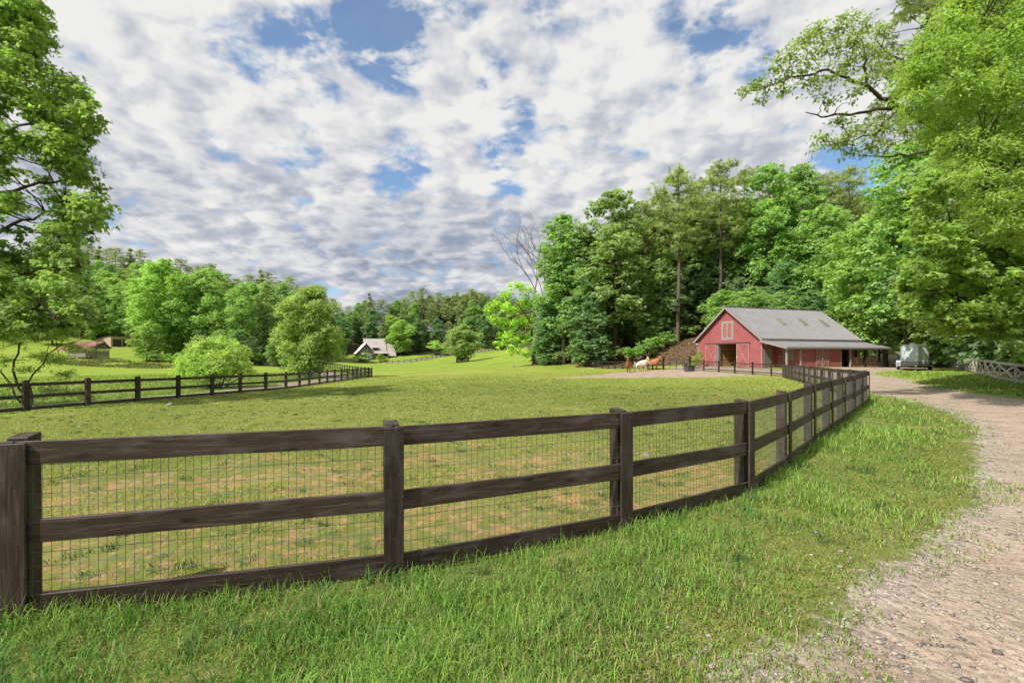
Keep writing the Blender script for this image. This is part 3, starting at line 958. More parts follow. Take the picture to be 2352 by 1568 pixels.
    jm.box((-.05, 7.10, 0), (.3, 7.15, 2.98))
    jm.box((-.05, 7.15, 0), (-.02, 7.42, 2.98))
    jm.build('door_jamb', M['greydoor'], root)
    # interior seen through the opening
    fl = MB()
    fl.box((.12, .12, -.05), (L - .12, W - .12, .012))
    fl.build('floor', M['concrete'], root)
    for k in range(14):
        pb = MB()
        z = .02 + k * .21
        pb.box((3.6, 5.3, z), (3.65, 9.5, z + .2))
        pb.box((.125, 7.3, z), (3.6, 7.35, z + .2))
        pb.build('plank', M['plank'], root)
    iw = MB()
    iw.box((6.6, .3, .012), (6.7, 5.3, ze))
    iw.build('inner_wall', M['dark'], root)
    idr = MB()
    idr.box((3.52, 5.7, .02), (3.59, 6.75, 2.25))
    idr.build('inner_door', M['greydoor'], root)
    cbx = MB()
    cbx.box((2.2, 4.5, .02), (2.9, 5.15, 1.15))
    cbx.box((2.15, 4.45, 1.15), (2.95, 5.2, 1.2))
    cbx.build('cabinet', M['greydoor'], root, bevel=.015)
    # lean-to: porch, closed room, open bay with posts
    D, oh = 3.35, .35
    z_hi, z_lo = 3.38, 2.52
    x0, x1 = -.42, 17.0
    lr = MB()
    ribbed(lr, (x0, -D - oh, z_lo), (x1, -D - oh, z_lo), (x1, -.02, z_hi), (x0, -.02, z_hi), 38, .035, .07)
    lr.build('porch_roof', M['galv'], root)
    ft = MB()
    ft.box((x0 - .03, -D - oh - .035, z_lo - .28), (x1 + .02, -D - oh, z_lo + .01))
    ft.build('fascia', M['trim'], root)
    eb = MB()
    eb.beam((x0 - .015, -D - oh, z_lo - .12), (x0 - .015, -.03, z_hi - .10), .03, .24)
    eb.build('barge_board', M['trim'], root)
    gt = MB()
    gt.box((x0, -D - oh - .15, z_lo - .16), (x1 + .06, -D - oh - .04, z_lo - .03))
    gt.build('gutter', M['trim'], root)
    ds = MB()
    ds.tube([(x1 - .1, -D - oh - .1, z_lo - .12), (x1 - .1, -D - oh - .1, z_lo - .35), (x1 - .9, -D - .05, z_lo - .65), (x1 - 1.25, -D - .02, z_lo - .75)], [.05] * 4, 6)
    ds.build('downspout', M['gutter'], root)
    for x, mat in ((.05, 'trim'), (2.2, 'trim'), (10.35, 'trim'), (12.9, 'fence_far'), (15.5, 'fence_far')):
        p = MB()
        p.box((x - .09, -D - .09, 0), (x + .09, -D + .09, z_lo - .02))
        p.build('porch_post', M[mat], root, bevel=.01)
    # closed room walls
    rm = MB()
    siding(rm, (0, -D, 0), (1, 0, 0), (0, -1, 0), lambda z: (2.29, 10.25), .0, z_lo - .1, ((8.82, 10.25, 0, 2.42),), lap=.012)
    rm.box((2.29, -D + .002, 0), (8.82, -D + .1, z_lo - .1))
    rm.box((8.82, -D + .002, 2.42), (10.25, -D + .1, z_lo - .1))
    siding(rm, (2.2, 0, 0), (0, -1, 0), (-1, 0, 0), lambda z: (0.02, D), 0, 2.6)
    rm.box((2.202, -D + .1, 0), (2.3, -.02, 2.6))
    rm.box((11.0, -D + .1, 0), (11.1, -.02, 2.6))
    rm.build('porch_wall', M['red'], root)
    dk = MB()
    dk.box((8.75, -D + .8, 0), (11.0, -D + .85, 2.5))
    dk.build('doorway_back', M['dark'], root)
    for x in (8.80, 9.3):
        tb = MB()
        tb.box((x - .05, -D - .03, 0), (x + .05, -D - .015, 2.4)) if x < 9 else None
        if x < 9:
            tb.build('corner_board', M['trim'], root)
    xpanel(root, 'small_shutter', (8.95, -D + .70, 1.35), (1, 0, 0), (0, -1, 0), .5, .9, (M['greydoor'], M['trim'], M['trim']), thick=.03, fr=.05, xw=.04)
    # double doors
    tk = MB()
    tk.box((3.45, -D - .13, 2.30), (7.6, -D - .08, 2.38))
    tk.build('door_track', M['trim'], root)
    for xx in (4.55, 5.62):
        d = xpanel(root, 'double_door', (xx, -D - .035, .03), (1, 0, 0), (0, -1, 0), 1.03, 2.25, (M['red'], M['trim'], M['pinkx']), fr=.07, xw=.05, thick=.03)
    hd = MB()
    hd.box((5.56, -D - .12, 1.02), (5.63, -D - .09, 1.25))
    hd.build('door_handle', M['white'], root)
    # walk door in the porch
    wd = MB()
    wd.box((.38, .0, .02), (1.32, .06, 2.08))
    dd = wd.build('walk_door', M['greydoor'], root)
    wf = MB()
    for a, b, c, e in ((.24, .38, 0, 2.22), (1.32, 1.46, 0, 2.22), (.38, 1.32, 2.08, 2.22)):
        wf.box((a, -.045, c), (b, -.017, e))
    wf.build('door_frame', M['trim'], dd)
    kn = MB()
    kn.tube([(1.22, .0, 1.0), (1.22, -.06, 1.0)], [.03, .035], 8)
    kn.build('knob', M['iron'], dd)
    # shuttered window on the porch end wall
    wn = MB()
    wn.box((2.14, -2.35, 1.05), (2.18, -1.15, 2.2))
    sh = wn.build('shutter', M['greydoor'], root)
    wf = MB()
    for a, b, c, e in ((-2.47, -2.35, .95, 2.3), (-1.15, -1.03, .95, 2.3), (-2.35, -1.15, .95, 1.05), (-2.35, -1.15, 2.2, 2.3)):
        wf.box((2.13, a, c), (2.182, b, e))
    wf.build('frame', M['trim'], sh)
    xb = MB()
    xb.beam((2.13, -2.33, 2.18), (2.13, -1.17, 1.08), .06, .014, (1, 0, 0))
    xb.build('cross_brace', M['trim'], sh)
    # flood lights and a socket box
    for x, y, z, sx in ((.35, -.16, 2.95, 1), (-.14, W - .1, 3.2, 0)):
        fl = MB()
        for k in (-.09, .09):
            p = Vector((x, y, z))
            q = p + (Vector((k, -.12, -.10)) if sx else Vector((-.12, k, -.10)))
            fl.tube([p, q], [.03, .075], 8)
        fl.build('floodlight', M['white'], root, smooth=True)
    for z, x in ((1.3, 2.16), (.4, 2.16)):
        sb = MB()
        sb.box((x, -.62 if z > 1 else -2.9, z), (x + .022, -.5 if z > 1 else -2.8, z + .16))
        sb.build('socket_box', M['white'], root)
    return root


BARN = barn()
BW = BARN.matrix_basis.copy()


def firewood():
    p = BW @ Vector((10.55, -3.2, 0))
    root = empty('firewood_stack', p, math.atan2(.334, .943), 'split firewood stacked between the posts at the open end of the porch', 'firewood')
    rnd = random.Random(5)
    mb = MB()
    cols = 27
    for r in range(10):
        for c in range(cols):
            x = .05 + c * .18 + (r % 2) * .09 + rnd.uniform(-.02, .02)
            z = .07 + r * .135 + rnd.uniform(-.012, .012)
            rad = rnd.uniform(.062, .088)
            k = rnd.choice((4, 5, 6, 7))
            y = rnd.uniform(-.05, .05)
            b = len(mb.v)
            ph = rnd.uniform(0, 6)
            for yy in (y, y + .42):
                for j in range(k):
                    a = ph + 2 * math.pi * j / k
                    q = rad * rnd.uniform(.85, 1.1)
                    mb.v.append((x + q * math.cos(a), yy, z + q * math.sin(a)))
            for j in range(k):
                j2 = (j + 1) % k
                mb.f.append((b + j, b + j2, b + k + j2, b + k + j))
                mb.m.append(1)
            mb.f.append(tuple(b + j for j in range(k)))
            mb.m.append(0)
    o = mb.build('logs', [M['log_end'], M['bark']], root)
    o['kind'] = 'stuff'


firewood()


# ------------------------------------------------------------------ trough, trailer
def trough():
    p = pix(1583, 0, 60.3)
    root = empty('stock_trough', (p.x, p.y, h(p.x, p.y)), .3, 'charcoal stock tank standing by the gate posts in the paddock', 'trough')
    mb = MB()
    ring = lambda a, b, z, k=20: [(a * math.copysign(abs(math.cos(t)) ** .5, math.cos(t)), b * math.copysign(abs(math.sin(t)) ** .5, math.sin(t)), z) for t in (2 * math.pi * i / k for i in range(k))]
    rs = [ring(.55, .42, .02), ring(.60, .46, .30), ring(.66, .50, .68), ring(.72, .56, .70), ring(.72, .56, .76), ring(.62, .46, .76), ring(.56, .42, .3)]
    for r in rs:
        mb.v += r
    for i in range(len(rs) - 1):
        for j in range(20):
            j2 = (j + 1) % 20
            mb.f.append((i * 20 + j, i * 20 + j2, i * 20 + 20 + j2, i * 20 + 20 + j))
            mb.m.append(0)
    mb.f.append(tuple(range(120, 140)))
    mb.m.append(0)
    mb.build('tank', M['trough'], root)
    v = MB()
    v.box((-.62, -.2, .78), (-.36, .2, .98))
    v.build('float_valve', M['black'], root, bevel=.02)


trough()


def trailer():
    p = pix(2102, 0, 47.5)
    z = h(p.x, p.y)
    root = empty('horse_trailer', (p.x, p.y, z), -.66, 'white and grey horse trailer parked nose toward the drive beneath the trees', 'trailer')
    W, L = 1.08, 4.2
    prof = []                                       # plan outline, nose to -Y, rounded front corners
    R = .55
    for i in range(9):
        a = math.pi / 2 * i / 8
        prof.append((W - R + R * math.sin(a), R - R * math.cos(a)))
    right = [(x, y) for x, y in prof]
    out = [(W, L)] + right[::-1] + [(.22, -.42)] + [(-x, y) for x, y in right] + [(-W, L)]
    n = len(out)

    def shell(z0, z1, grow=0.0, top=0):
        mb = MB()
        for zz in (z0, z1):
            for x, y in out:
                g = 1 + grow
                mb.v.append((x * g, (y - L / 2) * g + L / 2, zz))
        for j in range(n):
            j2 = (j + 1) % n
            mb.f.append((j2, j, n + j, n + j2))
            mb.m.append(0)
        mb.f.append(tuple(range(n)))
        mb.f.append(tuple(range(n, 2 * n))[::-1])
        mb.m += [0, 0]
        return mb
    shell(.92, 2.42).build('body', M['trailer'], root)
    shell(.45, .918, .004).build('lower_band', M['trailer_band'], root)
    shell(2.42, 2.47, .012).build('roof_rim', M['steel'], root)
    dm = MB()
    for k, (sc, zz) in enumerate(((.97, 2.47), (.8, 2.56), (.4, 2.60))):
        for x, y in out:
            dm.v.append((x * sc, (y - L / 2) * sc + L / 2, zz))
    for k in range(2):
        for j in range(n):
            j2 = (j + 1) % n
            dm.f.append((k * n + j2, k * n + j, k * n + n + j, k * n + n + j2))
            dm.m.append(0)
    dm.f.append(tuple(range(2 * n, 3 * n)))
    dm.m.append(0)
    dm.build('roof', M['trailer'], root)
    ch = MB()
    ch.box((-W + .05, .55, .36), (W - .05, L - .05, .448))
    ch.beam((-.85, .5, .40), (0, -1.1, .44), .09, .10)
    ch.beam((.85, .5, .40), (0, -1.1, .44), .09, .10)
    ch.build('chassis', M['iron'], root)
    jk = MB()
    jk.tube([(0, -.95, .03), (0, -.95, .95)], [.035, .035], 8)
    jk.tube([(0, -.95, .0), (0, -.95, .03)], [.12, .12], 8)
    jk.tube([(0, -.95, .9), (.22, -.95, .9)], [.014, .014], 6)
    jk.build('jack', M['steel'], root)
    cp = MB()
    cp.box((-.07, -1.4, .42), (.07, -1.05, .54))
    cp.build('coupler', M['steel'], root, bevel=.02)
    for s in (-1, 1):
        fd = MB()
        xs = (s * (W + .005), s * (W + .36))
        pr = [(1.55, .42), (1.62, .82), (1.85, .98), (3.15, .98), (3.38, .82), (3.45, .42)]
        for a, b in zip(pr[:-1], pr[1:]):
            fd.hexa([(xs[0], a[0], a[1]), (xs[1], a[0], a[1]), (xs[1], b[0], b[1]), (xs[0], b[0], b[1]), (xs[0], a[0], a[1] - .03), (xs[1], a[0], a[1] - .03), (xs[1], b[0], b[1] - .03), (xs[0], b[0], b[1] - .03)])
        fd.face([(xs[0], 1.55, .42), (xs[1], 1.55, .42), (xs[1], 1.62, .82), (xs[0], 1.62, .82)])
        fd.build('fender', M['trailer'], root)
        for yc in (2.1, 2.9):
            wh = MB()
            c = Vector((s * (W + .06), yc, .35))
            wh.tube([c, c + Vector((s * .04, 0, 0)), c + Vector((s * .20, 0, 0)), c + Vector((s * .24, 0, 0))], [.29, .35, .35, .29], 18)
            w = wh.build('wheel', M['black'], root)
            rm = MB()
            rm.tube([c + Vector((s * .235, 0, 0)), c + Vector((s * .255, 0, 0))], [.19, .16], 12)
            rm.build('rim', M['white'], w)


trailer()


# ------------------------------------------------------------------ log shed, garage, grey house
def log_shed():
    d = 115.0
    p = pix(196.9, 0, d)
    root = empty('log_shed', (p.x, p.y, h(p.x, p.y) - .1), math.radians(80) - math.pi / 2, 'old weathered log shed with rusty red roof on the left rise', 'shed')
    # local: -Y faces the viewer, +X ... gable wall runs along +Y from the origin, front wall along -X
    G, Ln = 5.5, 8.0
    rnd = random.Random(3)
    lg = MB()
    for k in range(9):
        z = .75 + k * .29
        zz = z + .11
        y1 = G if zz < 3.0 else max(2.2, G - (zz - 2.9) * .8)
        lg.beam((0, 0 if zz < 2.5 else (zz - 2.4) * 1.4, zz), (0, 2.35, zz), .15, .255 + rnd.uniform(-.03, .03))
        lg.beam((-Ln * .62, .02, zz), (-.1, .02, zz), .15, .255 + rnd.uniform(-.03, .03)) if zz < 2.3 else None
    lg.beam((-Ln, .05, .8), (-Ln * .6, .05, .8), .16, .14)
    o = lg.build('log_wall', M['log_wood'], root)
    o['kind'] = 'stuff'
    cr = MB()
    for k in range(12):
        z = .70 + k * .30
        if True:
            y0, y1 = 2.4, 5.45
            if z > 2.9:
                y1 = min(5.45, 5.45 - (z - 2.9) * .75)
            cr.beam((0, y0, z), (0, y1, z), .16, (.275 if z < 2.0 else .16) + rnd.uniform(-.03, .03))
            cr.beam((-Ln, 5.4, z), (0, 5.4, z), .16, .15) if z < 3.0 else None
            cr.beam((-Ln, 2.4, z), (-.1, 2.4, z), .14, .15) if z < 3.6 else None
    o = cr.build('log_crib', M['log_wood'], root)
    o['kind'] = 'stuff'
    for x, y in ((0.02, -.02), (-Ln * .62, -.02), (-Ln, -.02)):
        q = MB()
        q.tube([(x, y, -.2), (x, y, 2.5)], [.10, .09], 7)
        q.build('post', M['log_wood'], root)
    for y, zt in ((2.4, 3.9), (4.3, 3.9), (5.5, 3.1)):
        q = MB()
        q.beam((.10, y, .1 if y > 5 else .7), (.10, y, zt), .12, .06, (1, 0, 0))
        q.build('upright', M['log_wood'], root)
    for y0, z0, y1, z1 in ((-.55, 2.28, 4.15, 4.42), (6.1, 2.75, 4.15, 4.42)):
        rf = MB()
        ribbed(rf, (-Ln - .5, y0, z0), (.35, y0, z0), (.35, y1, z1), (-Ln - .5, y1, z1), 30, .03, .06, .35)
        rf.build('roof', M['rust'], root)
    st = []
    for i in range(14):
        y = 2.4 + i * .235
        bm = MB()
        s0 = rnd.uniform(.28, .36)
        bm.tube([(-.2, y, .05), (-.1, y, .06), (.1, y, .05), (.16, y, .05)], [.1, .17, .17, .1], 6)
        bm.tube([(-.2, y + .1, .33), (-.1, y + .1, .34), (.1, y + .1, .33), (.15, y + .1, .33)], [.1, .16, .17, .1], 6)
        bm.build('foundation_stone', M['stone'], root)
    for x in (-2.4, -4.6):
        bm = MB()
        bm.tube([(x, .1, -.1), (x, .1, .2), (x, .1, .55), (x, .1, .66)], [.3, .38, .25, .14], 7)
        bm.build('foundation_stone', M['stone'], root)
    return root


log_shed()


def garage():
    d = 152.0
    p = pix(254.5, 0, d)
    root = empty('garage', (p.x, p.y, h(p.x, p.y)), math.radians(68), 'low tan garage with two brown roller doors behind the log shed', 'garage')
    W, D = 8.6, 8.0
    mb = MB()
    zf, zb = 3.5, 2.7
    dr = ((.5, 3.05), (3.35, 6.0))
    def slab(x0, x1, z0, z1):
        mb.hexa([(x0, 0, z0), (x1, 0, z0), (x1, .2, z0), (x0, .2, z0), (x0, 0, z1), (x1, 0, z1), (x1, .2, z1), (x0, .2, z1)])
    for x0, x1 in ((0, .5), (3.05, 3.35), (6.0, W)):
        slab(x0, x1, 0, 2.55)
    slab(0, W, 2.55, zf)
    mb.hexa([(0, .2, -.5), (.2, .2, -.5), (.2, D, -.5), (0, D, -.5), (0, .2, zf), (.2, .2, zf), (.2, D, zb), (0, D, zb)])
    mb.hexa([(W - .2, .2, -.5), (W, .2, -.5), (W, D, -.5), (W - .2, D, -.5), (W - .2, .2, zf), (W, .2, zf), (W, D, zb), (W - .2, D, zb)])
    mb.box((.2, D - .2, -.5), (W - .2, D, zb - .03))
    mb.build('wall', M['tan'], root)
    rf = MB()
    rf.hexa([(-.25, -.4, zf + .03), (W + .25, -.4, zf + .03), (W + .25, D + .2, zb + .0), (-.25, D + .2, zb + .0), (-.25, -.4, zf + .2), (W + .25, -.4, zf + .2), (W + .25, D + .2, zb + .17), (-.25, D + .2, zb + .17)])
    rf.build('roof', M['brown_door'], root)
    for a, b in dr:
        k = MB()
        for i in range(12):
            z = .02 + i * .21
            k.box((a + .01, .10 + .012 * (i % 2), z), (b - .01, .16, z + .2))
        k.build('roller_door', M['brown_door'], root)
    ap = MB()
    ap.box((-.5, -4.5, -.25), (W + 1, -.01, .0))
    ap.build('apron', M['concrete'], root)


garage()


def house():
    d = 216.0
    p = pix(866, 0, d)
    root = empty('grey_house', (p.x, p.y, h(p.x, p.y) - .05), math.radians(24), 'modern grey house with steep pale metal roofs beyond the pasture', 'house')
    k = .01272
    X = lambda zx: (zx - 955) * k * 1.06
    Z = lambda zy: (985 - zy) * k
    Yf = 0.0
    fw = MB()
    gl, gr, ax, az = X(375), X(825), X(600), Z(405)
    el = Z(680)
    fw.face([(gl, Yf, -.8), (gr, Yf, -.8), (gr, Yf, el), (ax, Yf, az), (gl, Yf, el)])
    fw.face([(gl, Yf + 9, -.8), (gl, Yf, -.8), (gl, Yf, el), (gl, Yf + 9, el)])
    fw.face([(gr, Yf, -.8), (gr, Yf + 9, -.8), (gr, Yf + 9, el), (gr, Yf, el)])
    fw.build('gable_wall', M['house'], root)
    # gable roof slopes
    for xe, name in ((X(280), 'roof'), (X(880), 'roof')):
        rm = MB()
        ze = Z(775 if xe < ax else 740)
        ribbed(rm, (xe, Yf - .7, ze), (xe, Yf + 10, ze), (ax, Yf + 10, az + .1), (ax, Yf - .7, az + .1), 26, .03, .18)
        rm.build(name, M['house_roof'], root)
    # window columns
    for c, (x0, x1) in enumerate(((515, 558), (575, 633), (650, 695))):
        for z0, z1 in ((635, 555), (695, 660), (742, 708), (860, 765), (945, 868)):
            w = MB()
            a, b, e, f = X(x0), X(x1), Z(z0), Z(z1)
            for q in ((a - .07, a, e - .07, f + .07), (b, b + .07, e - .07, f + .07), (a, b, e - .07, e), (a, b, f, f + .07)):
                w.box((q[0], Yf - .06, q[2]), (q[1], Yf - .01, q[3]))
            wo = w.build('window', M['white'], root)
            g = MB()
            g.box((a, Yf - .035, e), (b, Yf - .015, f))
            g.build('pane', M['glass'], wo)
    # main block with the large slope, porch roof
    mb = MB()
    mx0, mx1 = X(600), X(1290)
    mb.box((gr + .02, 2.6, -.5), (mx1 - .2, 9.5, Z(760)))
    mb.face([(mx1 - .25, 1.2, Z(745)), (mx1 - .25, 10.4, Z(745)), (mx1 - .25, 5.6, Z(245))])
    mb.build('porch_wall', M['house_dark'], root)
    for a, b, y0, z0, y1, z1 in ((X(560), X(1285), 1.1, Z(690), 5.8, Z(228)), (X(560), X(1285), 10.5, Z(690), 5.8, Z(228))):
        rm = MB()
        ribbed(rm, (a, y0, z0), (b, y0, z0), (b, y1, z1), (a, y1, z1), 24, .03, .16)
        rm.build('roof', M['house_roof'], root)
    pr = MB()
    ribbed(pr, (X(840), -.9, Z(765)), (X(1308), -.9, Z(765)), (X(1300), 1.2, Z(692)), (X(830), 1.2, Z(692)), 18, .03, .16)
    pr.build('porch_roof', M['house_roof'], root)
    for zx in (850, 980, 1140, 1300):
        q = MB()
        q.box((X(zx) - .09, -.75, -.5), (X(zx) + .09, -.57, Z(770)))
        q.build('porch_post', M['trim'], root)
    do = MB()
    do.box((X(875), 2.5, .1), (X(940), 2.58, Z(800)))
    dd = do.build('front_door', M['white'], root)
    g = MB()
    g.box((X(888), 2.47, .5), (X(927), 2.49, Z(815)))
    g.build('pane', M['glass'], dd)
    for a, b in ((1000, 1120), (1165, 1285)):
        g = MB()
        g.box((X(a), 2.54, .9), (X(b), 2.58, Z(790)))
        g.build('window', M['glass'], root)
    # dormer
    dm = MB()
    dm.box((X(825), 1.25, Z(655)), (X(1020), 4.5, Z(565)))
    do = dm.build('dormer', M['house'], root)
    for a in (850, 908, 966):
        g = MB()
        g.box((X(a), 1.2, Z(640)), (X(a + 42), 1.24, Z(582)))
        g.build('pane', M['glass'], do)
    rm = MB()
    ribbed(rm, (X(800), .9, Z(562)), (X(1040), .9, Z(562)), (X(1030), 3.6, Z(510)), (X(810), 3.6, Z(510)), 10, .03, .1)
    rm.build('dormer_roof', M['house_roof'], root)
    # garage wing
    wg = MB()
    wg.box((X(1325), .6, -.8), (X(1585), 8.5, Z(862)))
    wg.build('wing_wall', M['house_dark'], root)
    for y0, y1 in ((.0, 4.6), (9.2, 4.6)):
        rm = MB()
        ribbed(rm, (X(1315), y0, Z(858)), (X(1595), y0, Z(858)), (X(1575), y1, Z(402)), (X(1290), y1, Z(402)), 12, .03, .16)
        rm.build('wing_roof', M['house_roof'], root)
    rw = MB()
    rw.hexa([(X(1600), .4, -.9), (X(1745), .4, -.9), (X(1745), .8, -.9), (X(1600), .8, -.9), (X(1600), .4, Z(870)), (X(1745), .4, Z(1000)), (X(1745), .8, Z(1000)), (X(1600), .8, Z(870))])
    rw.build('retaining_wall', M['concrete'], root)


house()


# ------------------------------------------------------------------ horses
def horse(label, x, y, rz, scale, mats, neck_yaw=0.0, head_yaw=0.0, neck_low=0.0, step=0.0, mane_col=None, points=True):
    root = empty('horse', (x, y, h(x, y) - .015), rz, label, 'horse', 'horses standing on the gravel pad')
    V, R, E = [], [], []

    def add(p, r, parent):
        V.append(Vector(p))
        R.append(r)
        if parent is not None:
            E.append((parent, len(V) - 1))
        return len(V) - 1
    rot = lambda p, c, a: Vector(c) + Matrix.Rotation(a, 3, 'Z') @ (Vector(p) - Vector(c))
    pel = add((-.56, 0, 1.17), (.40, .43), None)
    bel = add((-.1, 0, 1.10), (.41, .45), pel)
    che = add((.42, 0, 1.14), (.35, .42), bel)
    nb = Vector((.68, 0, 1.34))
    ink = add(nb, (.21, .30), che)
    n1 = rot((.88, 0, 1.62 - neck_low * .4), nb, neck_yaw)
    n2 = rot((1.02, 0, 1.88 - neck_low), nb, neck_yaw)
    a1 = add(n1, (.12, .17), ink)
    po = add(n2, (.095, .115), a1)
    hd = [rot(rot(q, nb, neck_yaw), n2, head_yaw) for q in ((1.16, 0, 1.80 - neck_low), (1.33, 0, 1.60 - neck_low), (1.43, 0, 1.47 - neck_low))]
    h1 = add(hd[0], (.095, .12), po)
    h2 = add(hd[1], (.068, .08), h1)
    add(hd[2], (.062, .068), h2)
    for s in (-1, 1):
        e0 = rot(rot((1.0, s * .065, 1.97 - neck_low), nb, neck_yaw), n2, head_yaw)
        e1 = rot(rot((1.02, s * .085, 2.14 - neck_low), nb, neck_yaw), n2, head_yaw)
        i = add(e0, (.032, .032), po)
        add(e1, (.012, .018), i)
        st = step * s
        a = add((.50, s * .16, .86), (.12, .15), che)
        b = add((.50 + st * .6, s * .16, .50), (.058, .062), a)
        c = add((.50 + st, s * .16, .14), (.043, .045), b)
        add((.54 + st, s * .16, .035), (.058, .062), c)
        a = add((-.62, s * .17, .92), (.17, .22), pel)
        b = add((-.80 - st * .6, s * .17, .52), (.055, .07), a)
        c = add((-.74 - st, s * .17, .15), (.043, .046), b)
        add((-.70 - st, s * .17, .035), (.058, .062), c)
    me = bpy.data.meshes.new('horse_skeleton')
    me.from_pydata([tuple(v) for v in V], E, [])
    tmp = bpy.data.objects.new('horse_skeleton', me)
    COL.objects.link(tmp)
    tmp.modifiers.new('s', 'SKIN').use_smooth_shade = True
    md = tmp.modifiers.new('u', 'SUBSURF')
    md.levels = md.render_levels = 2
    if not me.skin_vertices:
        bpy.context.view_layer.objects.active = tmp
        bpy.ops.mesh.customdata_skin_add()
    for i, sv in enumerate(me.skin_vertices[0].data):
        sv.radius = R[i]
        sv.use_root = i == 0
    dg = bpy.context.evaluated_depsgraph_get()
    body = bpy.data.meshes.new_from_object(tmp.evaluated_get(dg))
    bpy.data.objects.remove(tmp)
    body.name = 'horse_body'
    body.materials.clear()
    body.materials.append(mats)
    link('body', body, root)
    mm = M['black'] if mane_col is None else mane_col
    tl = MB()
    tl.tube([(-.80, 0, 1.30), (-.93, 0, 1.20), (-.99, 0, .85), (-.95, .02, .42)], [.05, .07, .085, .03], 7)
    tl.build('tail', mm, root, smooth=True)
    mn = MB()
    pts = [nb + Vector((-.05, 0, .2)), n1 + Vector((-.13, 0, .10)), n2 + Vector((-.05, 0, .10)), Vector(hd[0]) + Vector((-.0, 0, .10))]
    for a, b in zip(pts[:-1], pts[1:]):
        for o in (-.03, .03):
            mn.beam(a + Vector((0, o, -.06)), b + Vector((0, o, -.06)), .05, .14)
    mn.build('mane', mm, root)
    root.matrix_basis = root.matrix_basis @ Matrix.Scale(scale, 4)
    return root


def coat(name, col, leg, blaze=None):
    m, t, b = new_mat(name)
    c = t.n('ShaderNodeTexCoord').outputs['Object']
    z = t.n('ShaderNodeSeparateXYZ', None, Vector=c).outputs['Z']
    n = t.noise(c, 4.0, 5.0)
    cc = t.ramp(n, [(0.3, tuple(x * .8 for x in col)), (0.7, tuple(min(1, x * 1.2) for x in col))])
    cc = t.mix(t.step(t.math('ADD', z, t.math('MULTIPLY', n, .12)), .55, .72, 1.0, 0.0), cc, leg)
    setb(t, b, cc, 0.55, 0.25)
    return m


bay = coat('bay_coat', (0.30, 0.125, 0.05), (0.02, 0.015, 0.012))
chestnut = coat('chestnut_coat', (0.36, 0.145, 0.055), (0.025, 0.018, 0.014))
cream = coat('cream_coat', (0.66, 0.60, 0.50), (0.60, 0.53, 0.43))
palo = coat('palomino_coat', (0.60, 0.42, 0.25), (0.50, 0.36, 0.24))
creamhair = plain('cream_hair', (0.62, 0.55, 0.44), .7)
q = pix(1443, 0, 62.2)
horse('bay horse facing the camera, apart from the other horses', q.x + .25, q.y + .9, math.radians(-103), .97, bay, neck_yaw=-.22)
q = pix(1473, 0, 63.6)
horse('cream white horse standing broadside with lowered head', q.x, q.y, math.radians(4), .97, cream, neck_yaw=.2, neck_low=.62, step=.10, mane_col=creamhair)
q = pix(1505, 0, 65.8)
horse('reddish brown horse with dark mane beside the gate, head turned to the camera', q.x - .2, q.y + .3, math.radians(-42), .97, chestnut, neck_yaw=.15, head_yaw=-1.0)
q = pix(1480, 0, 67.3)
horse('pale tan horse mostly hidden behind the cream white horse', q.x, q.y, math.radians(-80), .93, palo, mane_col=creamhair, neck_yaw=0.1)


# ------------------------------------------------------------------ trees
def unit(v):
    return v / np.maximum(np.linalg.norm(v, axis=-1, keepdims=True), 1e-9)


def leaf_geo(rng, c, nrm, axis, L, asp, col, kind):
    """Leaf faces around centres c: 'leaf' folded blade, 'maple' three lobes, 'needle' tuft of slivers. Returns verts, tris, colours."""
    n = len(c)
    nrm = unit(nrm)
    axis = unit(axis - nrm * (axis * nrm).sum(-1, keepdims=True))
    side = np.cross(nrm, axis)
    L = L[:, None]
    vs, fs, cs = [], [], []
    base = 0

    def lobe(dirv, sdv, length, width, start):
        nonlocal base
        p0 = start
        p1 = start + dirv * length * .45 + sdv * width * .5 + nrm * width * .16
        p2 = start + dirv * length
        p3 = start + dirv * length * .45 - sdv * width * .5 + nrm * width * .16
        v = np.stack([p0, p1, p2, p3], 1).reshape(-1, 3)
        i = base + 4 * np.arange(n)[:, None]
        f = np.concatenate([i + [0, 1, 2], i + [0, 2, 3]])
        vs.append(v)
        fs.append(f)
        cs.append(np.repeat(col, 4, 0))
        base += 4 * n
    if kind == 'leaf':
        lobe(axis, side, L, L * asp, c - axis * L * .5)
    elif kind == 'maple':
        s0 = c - axis * L * .4
        lobe(axis, side, L, L * .55, s0)
        for sg in (-1, 1):
            d = unit(axis * .62 + side * sg * .78 - nrm * .12)
            lobe(d, np.cross(nrm, d), L * .78, L * .42, s0)
    else:
        for k in range(3):
            a = rng.uniform(-1.0, 1.0, (n, 1))
            d = unit(axis * np.cos(a) + side * np.sin(a) + nrm * rng.uniform(-.5, .6, (n, 1)))
            lobe(d, np.cross(nrm, d), L * rng.uniform(.7, 1.1, (n, 1)), L * asp, c)
    return np.concatenate(vs), np.concatenate(fs), np.concatenate(cs)


